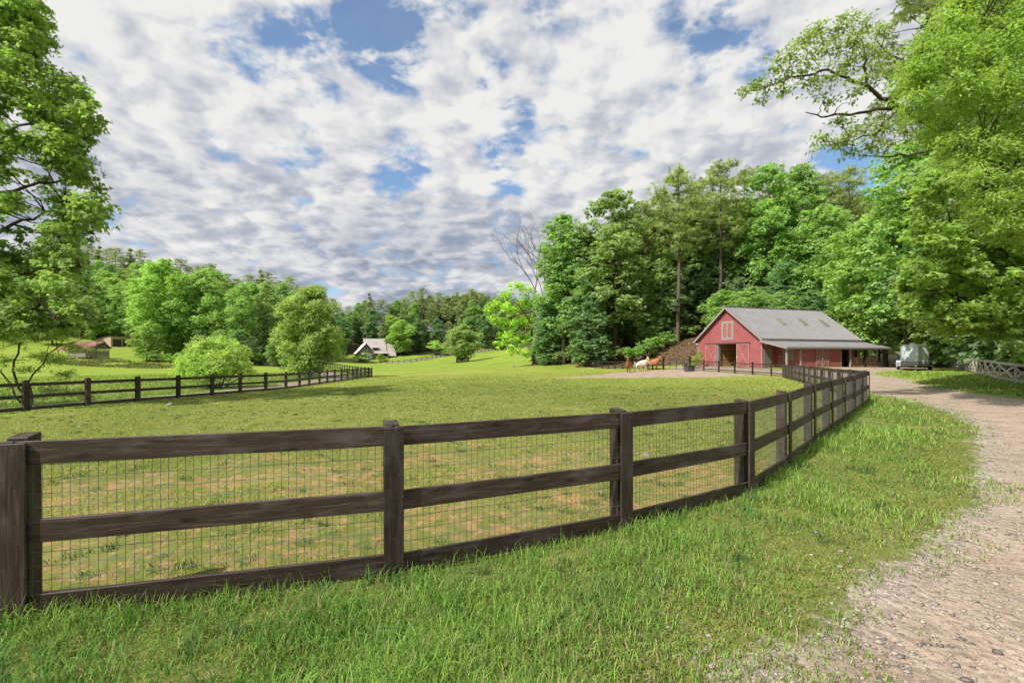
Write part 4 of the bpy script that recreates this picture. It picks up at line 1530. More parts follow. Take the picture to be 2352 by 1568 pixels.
def foliage(rng, puffs, L, kind='leaf', asp=.6, spray=9, dens=1.0, col=(.08, .14, .03), tip=(.13, .2, .04), spread=.16, flat=.5, shellness=.55, up=.7):
    """Leaves gathered in sprays over ellipsoid puffs; puffs is [(centre, (rx, ry, rz))]."""
    C, Nn, Ax, LL, K = [], [], [], [], []
    col, tip = np.array(col), np.array(tip)
    for pc, pr in puffs:
        pc, pr = np.array(pc, float), np.array(pr, float)
        area = 4 * math.pi * ((pr[0] * pr[1]) ** 1.6 + 2 * (pr[0] * pr[2]) ** 1.6) ** (1 / 1.6) / 2.2
        ns = max(3, int(dens * area / (L * L * spray * .55)))
        d = unit(rng.normal(size=(ns, 3)))
        low = (d[:, 2] < -.25) & (rng.random(ns) < .6)
        d[low, 2] *= -1
        r = 1 - shellness * rng.random(ns) ** 1.8
        s = pc + d * pr * r[:, None]
        m = rng.poisson(spray, ns) + 2
        idx = np.repeat(np.arange(ns), m)
        off = rng.normal(size=(len(idx), 3)) * np.array([1, 1, flat]) * spread * max(pr.max() ** .5, .6)
        c = s[idx] + off
        nn = d[idx] * .55 + np.array([0, 0, up]) + rng.normal(size=(len(idx), 3)) * .42
        ax = d[idx] * np.array([1, 1, .25]) + off * 1.2 + rng.normal(size=(len(idx), 3)) * .35 - np.array([0, 0, .22])
        tone = rng.normal(0, .16, ns)[idx] + rng.normal(0, .12, len(idx))
        f = np.clip(rng.beta(2, 2.4, ns)[idx] * .8 + rng.random(len(idx)) * .35, 0, 1)[:, None]
        cc = (col * (1 - f) + tip * f) * (1 + tone[:, None])
        C.append(c); Nn.append(nn); Ax.append(ax); K.append(np.clip(cc, .004, .9))
        LL.append(L * rng.uniform(.7, 1.3, len(idx)))
    return leaf_geo(rng, np.concatenate(C), np.concatenate(Nn), np.concatenate(Ax), np.concatenate(LL), asp, np.concatenate(K), kind)


def limb(mb, rng, a, b, r0, r1, sag=0.0, k=5, seg=4, wob=.06):
    a, b = np.array(a, float), np.array(b, float)
    L = np.linalg.norm(b - a)
    pts, rad = [], []
    for i in range(seg + 1):
        t = i / seg
        p = a + (b - a) * t + np.array([0, 0, -sag * L * 4 * t * (1 - t)])
        if 0 < i < seg:
            p = p + rng.normal(size=3) * wob * L
        pts.append(p)
        rad.append(r0 * (1 - t) + r1 * t)
    mb.tube(pts, rad, k, cap=False)
    return pts


def hardwood(seed, H=26., R=5.2, bare=.2, n=44, L=.40, col=(.105, .165, .050), tip=(.175, .245, .070), shape='poplar', dens=.85, bark='bark', asp=.62, kind='leaf', lean=0.0):
    rng = np.random.default_rng(seed)
    mb = MB()
    tr = H * .0115
    tp = [np.array([lean * H * t ** 1.5 + rng.normal() * .12 * (t > 0), rng.normal() * .12 * (t > 0), H * t * .93]) for t in np.linspace(0, 1, 8)]
    mb.tube(tp, [tr * 1.35, tr] + [tr * (1 - t) + .03 for t in np.linspace(.2, .95, 6)], 8, cap=False)
    at = lambda z: np.array([np.interp(z, [p[2] for p in tp], [p[i] for p in tp]) for i in range(2)] + [min(z, H * .92)])
    puffs = []
    for i in range(n):
        s = (i + rng.random()) / n
        if shape == 'poplar':
            env = R * min(1, 1.25 * (s + .22) ** .5) * max(.05, 1 - s ** 3.2) ** .6
        elif shape == 'round':
            env = R * math.sqrt(max(0.04, 1 - (2 * s - .92) ** 2 * .98))
        else:
            env = R * (1 - s) ** .7 * min(1, 3 * (s + .1))
        z = H * (bare + (1 - bare) * s * .97)
        ang = i * 2.39996 + rng.normal() * .5
        rad = env * (rng.uniform(.35, .98) if rng.random() < .88 else rng.uniform(1.0, 1.22))
        pr = R * rng.uniform(.26, .42) * (.62 + .38 * env / R)
        base = at(z)
        c = np.array([base[0] + math.cos(ang) * rad, base[1] + math.sin(ang) * rad, z + rng.normal() * .3])
        puffs.append((c, (pr * rng.uniform(.9, 1.25), pr * rng.uniform(.9, 1.25), pr * rng.uniform(.75, 1.05))))
        zb = max(H * bare * .75, z - rad * rng.uniform(.5, 1.0))
        limb(mb, rng, at(zb), c, max(.035, tr * .34 * (1 - s * .7)), .02, .02, 4, 3, .04)
    puffs.append((np.array([tp[-1][0], tp[-1][1], H - .7]), (R * .22, R * .22, R * .24)))
    v, f, c = foliage(rng, puffs, L, kind, asp, 8, dens, col, tip)
    return mb.mesh('trunk', M[bark], True), np_mesh('crown', v, f, M['leaf'], c), H


def pine(seed, H=31., R=4.3, bare=.5, n=34, L=.62, col=(.108, .140, .056), tip=(.180, .210, .092), cone=False, dens=.9, asp=.15):
    rng = np.random.default_rng(seed)
    mb = MB()
    tr = H * .0095
    bend = rng.normal(size=2) * .25
    tp = [np.array([bend[0] * math.sin(3 * t) * 1.2, bend[1] * math.sin(2.4 * t) * 1.2, H * t * .97]) for t in np.linspace(0, 1, 9)]
    mb.tube(tp, [tr * 1.25, tr * 1.02] + [tr * (1 - t) + .04 for t in np.linspace(.12, .98, 7)], 8, cap=False)
    at = lambda z: np.array([np.interp(z, [p[2] for p in tp], [p[i] for p in tp]) for i in range(2)] + [z])
    puffs = []
    if cone:
        lv = 26
        for j in range(lv):
            s = j / (lv - 1)
            z = H * (bare + (1 - bare) * s * .95) + rng.normal() * .4
            env = R * (1 - s * .90) * rng.uniform(.75, 1.1)
            for q in range(4 if s < .8 else 3):
                a = q * 2 * math.pi / 5 + j * .7 + rng.normal() * .2
                e = env * rng.uniform(.7, 1.1)
                tipp = at(z) + np.array([math.cos(a) * e, math.sin(a) * e, e * .16])
                limb(mb, rng, at(z), tipp, .06, .015, -.02, 3, 2, .02)
                for u in ((.55, .85), (.95, .7)) if e > 1 else ((.8, .8),):
                    c = at(z) * (1 - u[0]) + tipp * u[0]
                    w = max(.5, e * .36 * u[1])
                    puffs.append((c, (w, w, w * .55)))
        puffs.append((at(H * .985), (.3, .3, .9)))
    else:
        for i in range(n):
            s = (i + rng.random()) / n
            env = R * (math.sin(math.pi * (s * .80 + .14)) ** .8) * (1.0 if s > .12 else .8)
            z = H * (bare + (1 - bare) * s * .98)
            a = i * 2.39996 + rng.normal() * .6
            e = env * rng.uniform(.45, 1.05)
            c = at(z) + np.array([math.cos(a) * e, math.sin(a) * e, e * .12 + rng.normal() * .25])
            w = R * rng.uniform(.22, .36)
            puffs.append((c, (w, w, w * .42)))
            if e > 1.6 and rng.random() < .6:
                puffs.append((at(z) * .5 + c * .5, (w * .8, w * .8, w * .3)))
            limb(mb, rng, at(z - e * .12), c, max(.05, tr * .3 * (1 - s * .6)), .02, -.03, 4, 3, .04)
        for k in range(7):
            z = H * rng.uniform(bare * .45, bare)
            a = rng.uniform(0, 6.28)
            limb(mb, rng, at(z), at(z) + np.array([math.cos(a), math.sin(a), .1]) * rng.uniform(.7, 2.0), .04, .012, 0, 3, 2, .06)
        puffs.append((at(H - .5), (R * .25, R * .25, R * .16)))
    v, f, c = foliage(rng, puffs, L, 'needle', asp, 7, dens, col, tip, spread=.14, flat=.4, shellness=.9, up=.8)
    return mb.mesh('trunk', M['bark_pine'], True), np_mesh('crown', v, f, M['needle'], c), H


def bush(seed, H=2.2, R=1.5, n=14, L=.20, col=(.05, .10, .02), tip=(.10, .17, .03), dens=1.0, stems=5, asp=.55, kind='leaf', clear=.15, rz=.7, bark='bark_dark'):
    rng = np.random.default_rng(seed)
    mb = MB()
    puffs = []
    for i in range(n):
        a = i * 2.39996
        s = (i + .5) / n
        rad = R * math.sqrt(rng.random()) * .78
        top = math.sqrt(max(0.05, 1 - (rad / R) ** 2))
        z = H * (clear + (1 - clear) * top * rng.uniform(.30, .98))
        w = R * rng.choice((.16, .2, .26, .32, .38))
        puffs.append((np.array([math.cos(a) * rad, math.sin(a) * rad, z]), (w, w, min(w * rz, z * .9))))
        if i < stems * 3:
            b = np.array([math.cos(a) * rad * .15, math.sin(a) * rad * .15, -.1])
            limb(mb, rng, b, puffs[-1][0], H * .016, H * .005, 0, 4, 3, .05)
    v, f, c = foliage(rng, puffs, L, kind, asp, 8, dens, col, tip, spread=.13, shellness=.6)
    return mb.mesh('trunk', M[bark], True), np_mesh('crown', v, f, M['leaf'], c), H


PROTO = {}
for k, s in enumerate((11, 12, 13)):
    PROTO['poplar%d' % k] = hardwood(s, 27, 4.9, .22, 66, .40, (.088, .146, .056), (.150, .218, .076), dens=.95)
for k, s in enumerate((21, 22, 23)):
    PROTO['oak%d' % k] = hardwood(s, 21, 6.0, .12, 66, .41, (.092, .148, .044), (.165, .232, .066), 'round', .95)
for k, s in enumerate((31, 32)):
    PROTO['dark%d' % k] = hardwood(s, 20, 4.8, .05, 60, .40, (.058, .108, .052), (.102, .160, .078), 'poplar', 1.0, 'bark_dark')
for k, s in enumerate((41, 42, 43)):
    PROTO['pine%d' % k] = pine(s, R=4.8, n=44)
for k, s in enumerate((51, 52)):
    PROTO['cone%d' % k] = pine(s, 27, 4.8, .22, 0, .70, cone=True, dens=1.2, asp=.2)
for k, s in enumerate((61, 62)):
    PROTO['shrub%d' % k] = bush(s, 3.0, 1.9, 18, .24, (.075, .130, .035), (.135, .205, .055), 1.1)
PROTO['mound0'] = bush(71, 4.4, 3.9, 56, .19, (.125, .180, .034), (.215, .270, .062), .95, 6, clear=.08, rz=.85)
PROTO['field0'] = hardwood(81, 12.2, 4.6, .08, 64, .28, (.095, .150, .030), (.170, .235, .056), 'poplar', 1.1)
PROTO['field1'] = hardwood(82, 11.2, 4.4, .14, 56, .32, (.105, .155, .042), (.165, .225, .062), 'round', 1.1, 'bark_dark')
PROTO['globe0'] = bush(91, 1.5, .75, 14, .085, (.095, .140, .014), (.160, .205, .026), 1.3, 2, rz=1.1, clear=.02)
PROTO['dogwood0'] = bush(95, 4.0, 3.0, 22, .26, (.11, .17, .05), (.19, .26, .08), 1.0, 5, clear=.2, rz=.45)


def plant(proto, name, cat, label, x, y, H=None, group=None, w=1.0, rz=None, z=None):
    tm, cm, H0 = PROTO[proto]
    s = (H or H0) / H0
    root = empty(name, (x, y, (h(x, y) - .12) if z is None else z), 0, label, cat, group)
    root.matrix_basis = root.matrix_basis @ Matrix.Rotation(random.uniform(0, 6.28) if rz is None else rz, 4, 'Z') @ Matrix.Diagonal((s * w, s * w, s, 1))
    link('trunk', tm, root)
    link('crown', cm, root)
    return root


def plant_px(proto, name, cat, label, px, top, d, group=None, w=1.0, rz=None):
    """A plant at depth d on the ground below survey column px, as tall as its top row asks."""
    x = (px - 1176) * d / F
    zt = EYE + (HZ - top) * d / F
    return plant(proto, name, cat, label, x, d, max(1.0, zt - h(x, d) + .12), group, w, rz)


ORD = 'first second third fourth fifth sixth seventh eighth ninth tenth eleventh twelfth thirteenth fourteenth fifteenth sixteenth seventeenth eighteenth nineteenth twentieth'.split()


def ordinal(i):
    if i < 20:
        return ORD[i]
    t = ('twenty', 'thirty', 'forty', 'fifty', 'sixty')[i // 10 - 2 + (1 if (i + 1) % 10 == 0 else 0)] if False else None
    n = i + 1
    tens = {2: 'twenty', 3: 'thirty', 4: 'forty', 5: 'fifty', 6: 'sixty', 7: 'seventy'}[n // 10]
    return {2: 'twentieth', 3: 'thirtieth', 4: 'fortieth', 5: 'fiftieth', 6: 'sixtieth', 7: 'seventieth'}[n // 10] if n % 10 == 0 else tens + '-' + ORD[n % 10 - 1]


# --- trees one can name, right of the pasture and behind the barn
FG = 'tall trees behind the barn and along the pasture'
for a in (
    ('poplar0', 'tulip_tree', 'tree', 'tall pale green hardwood with narrow top, next to the leafless tree', 1295, 495, 98, 1.1),
    ('poplar1', 'tulip_tree', 'tree', 'tallest bright green hardwood standing above the horses', 1412, 440, 93, 1.2),
    ('poplar2', 'tulip_tree', 'tree', 'slim green hardwood filling the gap behind the horses', 1352, 540, 97, 1.1),
    ('dark0', 'hardwood_tree', 'tree', 'bluish green low-branched hardwood at the pasture edge beside the horses', 1352, 655, 90, 1.15),
    ('dark1', 'hardwood_tree', 'tree', 'dark green hardwood at the pasture corner with branches to the ground', 1262, 690, 100, 1.15),
    ('pine0', 'pine_tree', 'tree', 'thin pine rising behind the tallest bright green hardwood', 1478, 464, 102, 1.1),
    ('pine1', 'pine_tree', 'tree', 'tall pine with long bare trunk between barn and horses, broad olive crown', 1556, 392, 91, 1.12),
    ('pine2', 'pine_tree', 'tree', 'tallest pine, its bare trunk standing over the barn peak', 1655, 376, 93, 1.12),
    ('pine0', 'pine_tree', 'tree', 'slender pine just beyond the tallest pine over the barn roof', 1712, 388, 99, 1.1),
    ('pine2', 'pine_tree', 'tree', 'pine with thin crown set back between the two tall barn pines', 1604, 420, 104, 1.15),
    ('pine1', 'pine_tree', 'tree', 'short olive pine set behind the pasture hardwoods', 1520, 440, 106, 1.15),
    ('poplar1', 'tulip_tree', 'tree', 'lush green hardwood towering over the middle of the barn roof', 1768, 380, 92, .95),
    ('poplar0', 'tulip_tree', 'tree', 'broad green hardwood rising over the barn skylights', 1842, 380, 95, 1.05),
    ('pine1', 'pine_tree', 'tree', 'olive pine peeping over the hardwoods beyond the barn skylights', 1902, 400, 101, 1.2),
    ('pine0', 'pine_tree', 'tree', 'sparse crooked pine against the blue gap of sky', 1952, 384, 92, 1.0),
    ('oak0', 'hardwood_tree', 'tree', 'wide rounded hardwood behind the far end of the barn roof', 1895, 478, 86, 1.0),
    ('oak1', 'hardwood_tree', 'tree', 'rounded hardwood close behind the barn lean-to', 1960, 560, 80, .95),
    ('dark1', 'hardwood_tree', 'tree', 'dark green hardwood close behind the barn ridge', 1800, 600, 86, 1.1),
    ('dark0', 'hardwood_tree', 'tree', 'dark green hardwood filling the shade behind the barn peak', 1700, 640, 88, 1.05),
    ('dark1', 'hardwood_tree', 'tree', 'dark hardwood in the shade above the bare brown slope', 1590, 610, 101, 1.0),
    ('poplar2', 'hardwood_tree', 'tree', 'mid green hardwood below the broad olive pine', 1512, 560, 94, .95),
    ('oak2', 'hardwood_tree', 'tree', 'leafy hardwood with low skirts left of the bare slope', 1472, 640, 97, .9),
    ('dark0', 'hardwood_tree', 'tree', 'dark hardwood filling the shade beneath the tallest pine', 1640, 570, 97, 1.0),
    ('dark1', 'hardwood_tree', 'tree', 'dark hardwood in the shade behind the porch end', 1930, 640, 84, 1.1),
):
    plant_px(*a[:7], group=FG, w=a[7])
rngp = np.random.default_rng(99)


def fill(rows, kinds, sky, label, group, seed, zone=None):
    """Rows of woodland trees: rows = [(px0, px1, step, depth0, depth1, word, drop)], never above the skyline rows in sky."""
    rng = np.random.default_rng(seed)
    sx, sy = zip(*sky)
    out = []
    for px0, px1, step, d0, d1, word, drop, hr in rows:
        px = px0
        while px < px1:
            d = d0 + (d1 - d0) * (px - px0) / max(px1 - px0, 1) + rng.normal() * 4
            kind, name, look = kinds[word][rng.integers(len(kinds[word]))]
            x = (px - 1176) * d / F
            g = h(x, d)
            H = rng.uniform(*hr)
            ztop = EYE + (HZ - (np.interp(px, sx, sy) + drop + rng.uniform(-4, 16))) * d / F
            H = min(H, ztop - g) if drop < 900 else H
            if H > 5:
                out.append((word, look, px, kind, name, x, d, H))
            px += step * rng.uniform(.75, 1.3)
    out.sort(key=lambda o: o[2])
    cnt = {}
    for word, look, px, kind, name, x, d, H in out:
        i = cnt.get((word, look), 0)
        cnt[(word, look)] = i + 1
        plant(kind, name, 'tree', label % (ordinal(i), look, word), x, d, H, group, rng.uniform(1.05, 1.35))


P = lambda *k: [('pine%d' % i, 'pine_tree', 'olive pine') for i in k]
HW = [('poplar0', 'hardwood_tree', 'tall hardwood'), ('poplar1', 'hardwood_tree', 'tall hardwood'), ('oak0', 'hardwood_tree', 'rounded hardwood'), ('oak1', 'hardwood_tree', 'rounded hardwood'), ('oak2', 'hardwood_tree', 'rounded hardwood'), ('poplar2', 'hardwood_tree', 'tall hardwood')]
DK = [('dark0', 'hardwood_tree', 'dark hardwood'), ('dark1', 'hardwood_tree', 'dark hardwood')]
CN = [('cone0', 'pine_tree', 'pointed pine'), ('cone1', 'pine_tree', 'pointed pine')]

sky_r = [(1100, 760), (1240, 560), (1300, 520), (1420, 470), (1520, 440), (1640, 400), (1800, 400), (1950, 410), (2100, 340), (2400, 250)]
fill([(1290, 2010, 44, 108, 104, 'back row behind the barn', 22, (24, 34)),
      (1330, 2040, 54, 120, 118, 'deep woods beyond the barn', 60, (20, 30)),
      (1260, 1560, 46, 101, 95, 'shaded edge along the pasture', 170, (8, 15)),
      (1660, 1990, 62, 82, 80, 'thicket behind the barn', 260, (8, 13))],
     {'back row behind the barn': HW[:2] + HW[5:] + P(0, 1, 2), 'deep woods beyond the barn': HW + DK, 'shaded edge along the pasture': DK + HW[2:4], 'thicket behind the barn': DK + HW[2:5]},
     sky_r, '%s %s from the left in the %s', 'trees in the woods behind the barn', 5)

# --- hillside woods beyond the lawn on the left
sky_l = [(-200, 505), (150, 532), (230, 550), (300, 558), (400, 584), (500, 590), (580, 592), (640, 614), (700, 640), (760, 676), (820, 694), (860, 690)]
fill([(150, 770, 21, 232, 236, 'ridge above the log shed', 0, (20, 27)),
      (120, 790, 34, 205, 222, 'upper slope below the ridge', 30, (19, 26)),
      (60, 800, 38, 178, 205, 'middle of the hillside', 60, (18, 25)),
      (90, 640, 44, 178, 148, 'lower slope above the lawn', 92, (17, 24)),
      (345, 640, 46, 126, 122, 'edge of the left lawn', 170, (9, 14))],
     {'ridge above the log shed': CN[:1] + P(0, 1, 2) + P(0, 2), 'upper slope below the ridge': HW + P(1), 'middle of the hillside': HW, 'lower slope above the lawn': HW + DK, 'edge of the left lawn': DK + HW[2:5]},
     sky_l, '%s %s from the left on the %s', 'trees on the left hillside', 6)
G2 = 'large trees at the edge of the left lawn'
plant_px('oak1', 'hardwood_tree', 'tree', 'big full hardwood beside the tan garage, dark trunk showing low', 378, 600, 128, G2, .92)
plant_px('oak2', 'hardwood_tree', 'tree', 'rounded hardwood next along from the big one by the garage', 466, 626, 131, G2, .9)
plant_px('poplar1', 'hardwood_tree', 'tree', 'bright hardwood rising behind the low round lawn tree', 556, 652, 130, G2, 1.0)
plant_px('poplar0', 'hardwood_tree', 'tree', 'bright hardwood between the round lawn tree and the tall lawn tree', 612, 654, 136, G2, 1.0)
plant_px('oak0', 'hardwood_tree', 'tree', 'light green hardwood above the log shed roof', 262, 640, 172, G2, 1.05)
plant_px('oak0', 'hardwood_tree', 'tree', 'light green hardwood at the foot of the hill above the far left lawn', 120, 660, 150, G2, 1.1)

# --- woods behind the far fence and round the grey house
sky_c = [(660, 640), (760, 684), (800, 690), (830, 692), (850, 686), (900, 690), (930, 668), (960, 660), (1010, 664), (1060, 655), (1110, 655), (1150, 668), (1250, 680)]
fill([(800, 1210, 19, 272, 282, 'skyline beyond the grey house', 0, (20, 27)),
      (770, 1200, 30, 252, 268, 'woods behind the grey house', 22, (17, 24)),
      (900, 1200, 22, 228, 258, 'wood edge behind the far fence', 62, (14, 20)),
      (690, 802, 24, 212, 226, 'woods beside the grey house gable', 36, (16, 24)),
      (905, 1215, 17, 290, 296, 'deep woods under the skyline pines', 14, (18, 24)),
      (765, 935, 19, 240, 238, 'trees close behind the grey house', 26, (16, 24)),
      (840, 1010, 22, 234, 232, 'thicket uphill of the grey house', 84, (9, 15))],
     {'skyline beyond the grey house': P(0, 1, 2) + HW[:1], 'woods behind the grey house': P(0, 1, 2) + HW[:3], 'wood edge behind the far fence': DK + HW[3:] + P(1), 'woods beside the grey house gable': DK + HW[:2], 'thicket uphill of the grey house': DK, 'deep woods under the skyline pines': DK + HW[:1], 'trees close behind the grey house': DK + HW[:3] + CN},
     sky_c, '%s %s from the left on the %s', 'trees behind the grey house', 8)
plant_px('cone0', 'pine_tree', 'tree', 'pointed pine standing alone above the grey house roof', 848, 672, 246, 'trees behind the grey house', .9)

# --- single trees and shrubs on the grass
plant_px('mound0', 'lawn_tree', 'tree', 'low wide yellow-green tree on the lawn behind the mesh fence', 500, 786, 41.5, None, .84, .4)
plant_px('field0', 'lawn_tree', 'tree', 'upright bright green tree with twin trunks beside the pale drive', 714, 664, 64, None, .86, 1.0)
bt = plant_px('field1', 'pasture_tree', 'tree', 'round tree alone in the pasture inside a square wooden box fence', 1063, 748, 145, None, 1.06, 2.0)


def tree_box():
    x, y = bt.matrix_basis.translation.x, bt.matrix_basis.translation.y
    z = min(h(x - 1.7, y - 1.7), h(x + 1.7, y - 1.7))
    root = empty('tree_guard', (x, y - .2, z), .06, 'small square board fence boxed round the pasture tree trunk', 'fence')
    s = 1.75
    cs = [Vector((-s, -s, 0)), Vector((s, -s, 0)), Vector((s, s, 0)), Vector((-s, s, 0))]
    for i, c in enumerate(cs):
        p = MB()
        p.box((c.x - .1, c.y - .1, -.4), (c.x + .1, c.y + .1, 1.45))
        p.build('post', M['fence_far'], root)
        d = cs[(i + 1) % 4] - c
        n = Vector((d.y, -d.x, 0)).normalized()
        for zz in (.25, .62, .99, 1.28):
            r = MB()
            r.beam(c + n * .12 + Vector((0, 0, zz)), c + d + n * .12 + Vector((0, 0, zz)), .04, .24)
            r.build('rail', M['fence_far'], root)


tree_box()
for px, d, hh, lab in ((1594, 66.4, 1.5, 'smaller yellow-green globe shrub beside the red barn wall'), (1606, 65.6, 2.2, 'larger yellow-green globe shrub at the corner of the red barn'),
                       (1987, 70, 2.0, 'tall yellow-green shrub behind the firewood'), (1972, 69, 1.2, 'low round yellow-green shrub behind the firewood, nearest the barn'), (2003, 69.5, 1.2, 'low round yellow-green shrub behind the firewood by the outer post')):
    x = (px - 1176) * d / F
    plant('globe0', 'globe_shrub', 'shrub', lab, x, d, hh, 'yellow-green shrubs around the barn', .62 if hh > 1.6 else .85)
plant_px('dogwood0', 'small_tree', 'tree', 'pale leafy small tree in front of the grey house gable', 832, 810, 209, None, 1.25)
plant_px('globe0', 'globe_shrub', 'shrub', 'round yellow-green shrub by the grey house porch', 872, 813, 211, None, 1.0)
plant_px('shrub0', 'shrub', 'shrub', 'dark round shrub against the grey house garage wing', 884, 817, 213, None, 1.0)
plant_px('dogwood0', 'small_tree', 'tree', 'spreading small tree on the bank uphill of the grey house', 1005, 783, 222, None, 1.1)
plant_px('shrub1', 'shrub', 'shrub', 'clipped round shrub at the top of the house bank by the far fence', 1046, 812, 226, None, 1.5)
plant_px('shrub0', 'shrub', 'shrub', 'clipped shrub lower on the house bank by the far fence', 1026, 812, 222, None, 1.4)
plant_px('shrub1', 'shrub', 'shrub', 'pale bushy shrub at the foot of the twin trunk lawn tree', 672, 822, 72, None, 1.3)
plant_px('shrub0', 'shrub', 'shrub', 'small shrub in the rough grass below the log shed', 420, 812, 112, None, 1.2)
SG = 'undergrowth shrubs at the foot of the woods'
k = 0
for px, d, hh in ((1235, 104, 3.5), (1275, 98, 3), (1320, 97, 3.2), (1385, 92, 3.5), (1428, 88, 3.4), (1456, 85, 3.2), (1482, 86, 3.6), (1506, 88, 3.4), (1530, 90, 3.2), (1556, 93, 3.4), (1588, 93, 2.8)):
    x = (px - 1176) * d / F
    plant('shrub%d' % (k % 2), 'shrub', 'shrub', '%s leafy bush along the wood edge from leafless tree to barn' % ordinal(k), x, d, hh, SG, 1.1)
    k += 1
k = 0
for px, d, hh in ((340, 118, 3.2), (362, 117, 2.4), (395, 116, 2.6), (425, 118, 3), (560, 122, 3.2), (600, 122, 3.5), (640, 121, 3.2), (670, 124, 3)):
    x = (px - 1176) * d / F
    plant('shrub%d' % (k % 2), 'shrub', 'shrub', '%s bush under the left lawn trees, counted from the garage' % ordinal(k), x, d, hh, 'bushes under the left lawn trees', 1.3)
    k += 1


# --- trees shaped one by one: near left tree, right-hand wall of trees, leafless tree, leaning pasture tree
def own_tree(name, label, base, limbs, blobs, L, kind, col, tip, seed, dens=.5, bark='bark_dark', asp=.6, spray=9, spread=.16, mat='leaf_near', flat=.5, r3=(1, 1, .8), shell=.9, twig=.02, group=None, up=.7):
    """limbs: [([(point, radius), ...])] as world points; blobs: [(centre, radius)] of leaf masses, each joined to the nearest limb by a twig."""
    rng = np.random.default_rng(seed)
    O = np.array([base[0], base[1], h(base[0], base[1]) - .1])
    root = empty(name, O, 0, label, 'tree', group)
    mb = MB()
    nodes = []
    for lm in limbs:
        pts = [np.array(p, float) - O for p, r in lm]
        dense, rad = [], []
        for i in range(len(pts) - 1):
            for t in np.linspace(0, 1, 5)[:-1 if i < len(pts) - 2 else None]:
                w = 0 if (t in (0., 1.)) else .03 * np.linalg.norm(pts[i + 1] - pts[i])
                dense.append(pts[i] * (1 - t) + pts[i + 1] * t + rng.normal(size=3) * w)
                rad.append(lm[i][1] * (1 - t) + lm[i + 1][1] * t)
        mb.tube(dense, rad, 8, cap=False)
        nodes += dense
    nodes = np.array(nodes)
    puffs = []
    for c, r in blobs:
        c = np.array(c, float) - O
        dd = np.linalg.norm(nodes - c, axis=1) + np.maximum(0, nodes[:, 2] - c[2]) * .8
        k = nodes[np.argmin(dd)]
        tp = limb(mb, rng, k, c, max(twig, .012 * np.linalg.norm(k - c)), .008, .03, 4, 4, .05)
        for _ in range(4):
            e = c + unit(rng.normal(size=3)) * r * np.array(r3) * .85
            limb(mb, rng, c, e, twig * .5, .005, .05, 3, 2, .06)
        puffs.append((c, (r * r3[0], r * r3[1], r * r3[2])))
    mb.build('trunk', M[bark], root, True)
    v, f, cc = foliage(rng, puffs, L, kind, asp, spray, dens, col, tip, spread, flat, shell, up)
    link('crown', np_mesh('crown', v, f, M[mat], cc), root)
    return root


def region(seed, n, edge, y0, y1, x_in, x_lim, d0, d1, r0, r1, sign=1):
    """Leaf masses filling the side of an outline: edge = [(row, column)], from that column out to x_lim."""
    rng = np.random.default_rng(seed)
    ys, xs = zip(*edge)
    out = []
    for _ in range(n):
        y = rng.uniform(y0, y1)
        r = rng.uniform(r0, r1)
        e = np.interp(y, ys, xs)
        u = rng.random() ** 1.25
        x = e + sign * r * .8 + (x_lim - e - sign * r * .8) * u
        d = rng.uniform(d0, d1)
        out.append((pix(x, y, d), r * d / F))
    # a rim of masses along the outline itself
    for y in np.arange(y0, y1, r0 * 1.1):
        r = rng.uniform(r0, r1) * .8
        d = rng.uniform(d0, d1)
        out.append((pix(np.interp(y, ys, xs) + sign * r * .9, y, d), r * d / F))
    return out


# near left tree: trunk stands outside the frame beyond the left fence
LB = (-25.6, 22.5)
ltop = lambda z, dx=0, dy=0: (LB[0] + dx, LB[1] + dy, z)
left_limbs = [[(ltop(-.8), .32), (ltop(4, .1), .26), (ltop(9, .2, .2), .20), (ltop(14, .6), .14), (ltop(20, 1.0), .06)]]
for z, ex, ez, dy in ((3.2, 4.2, 4.0, -1), (5.0, 4.8, 6.2, .6), (7.0, 4.9, 8.6, -.6), (9.0, 4.8, 10.6, .8), (11.0, 4.2, 13.0, -.5), (13.5, 3.0, 16.0, .4), (6, -5, 9, 2), (10, -4, 13, -2), (4, 1.5, 6, -4)):
    left_limbs.append([(ltop(z, .2), .10), (ltop((z + ez) / 2 + .2, ex * .5, dy * .5), .07), (ltop(ez, ex, dy), .025)])
lblobs = region(3, 215, [(-60, 60), (0, 88), (60, 118), (90, 122), (125, 95), (160, 100), (200, 200), (240, 228), (300, 226), (335, 205), (380, 190), (430, 240), (480, 248), (520, 225), (555, 185), (620, 190), (670, 215), (720, 215), (760, 170), (790, 90)],
                -120, 775, 0, -260, 19.5, 25.5, 24, 52, -1)
own_tree('maple_tree', 'large leafy maple filling the left edge above the mesh fence', LB, left_limbs, lblobs, .185, 'maple', (.068, .118, .028), (.150, .215, .050), 33, .70)

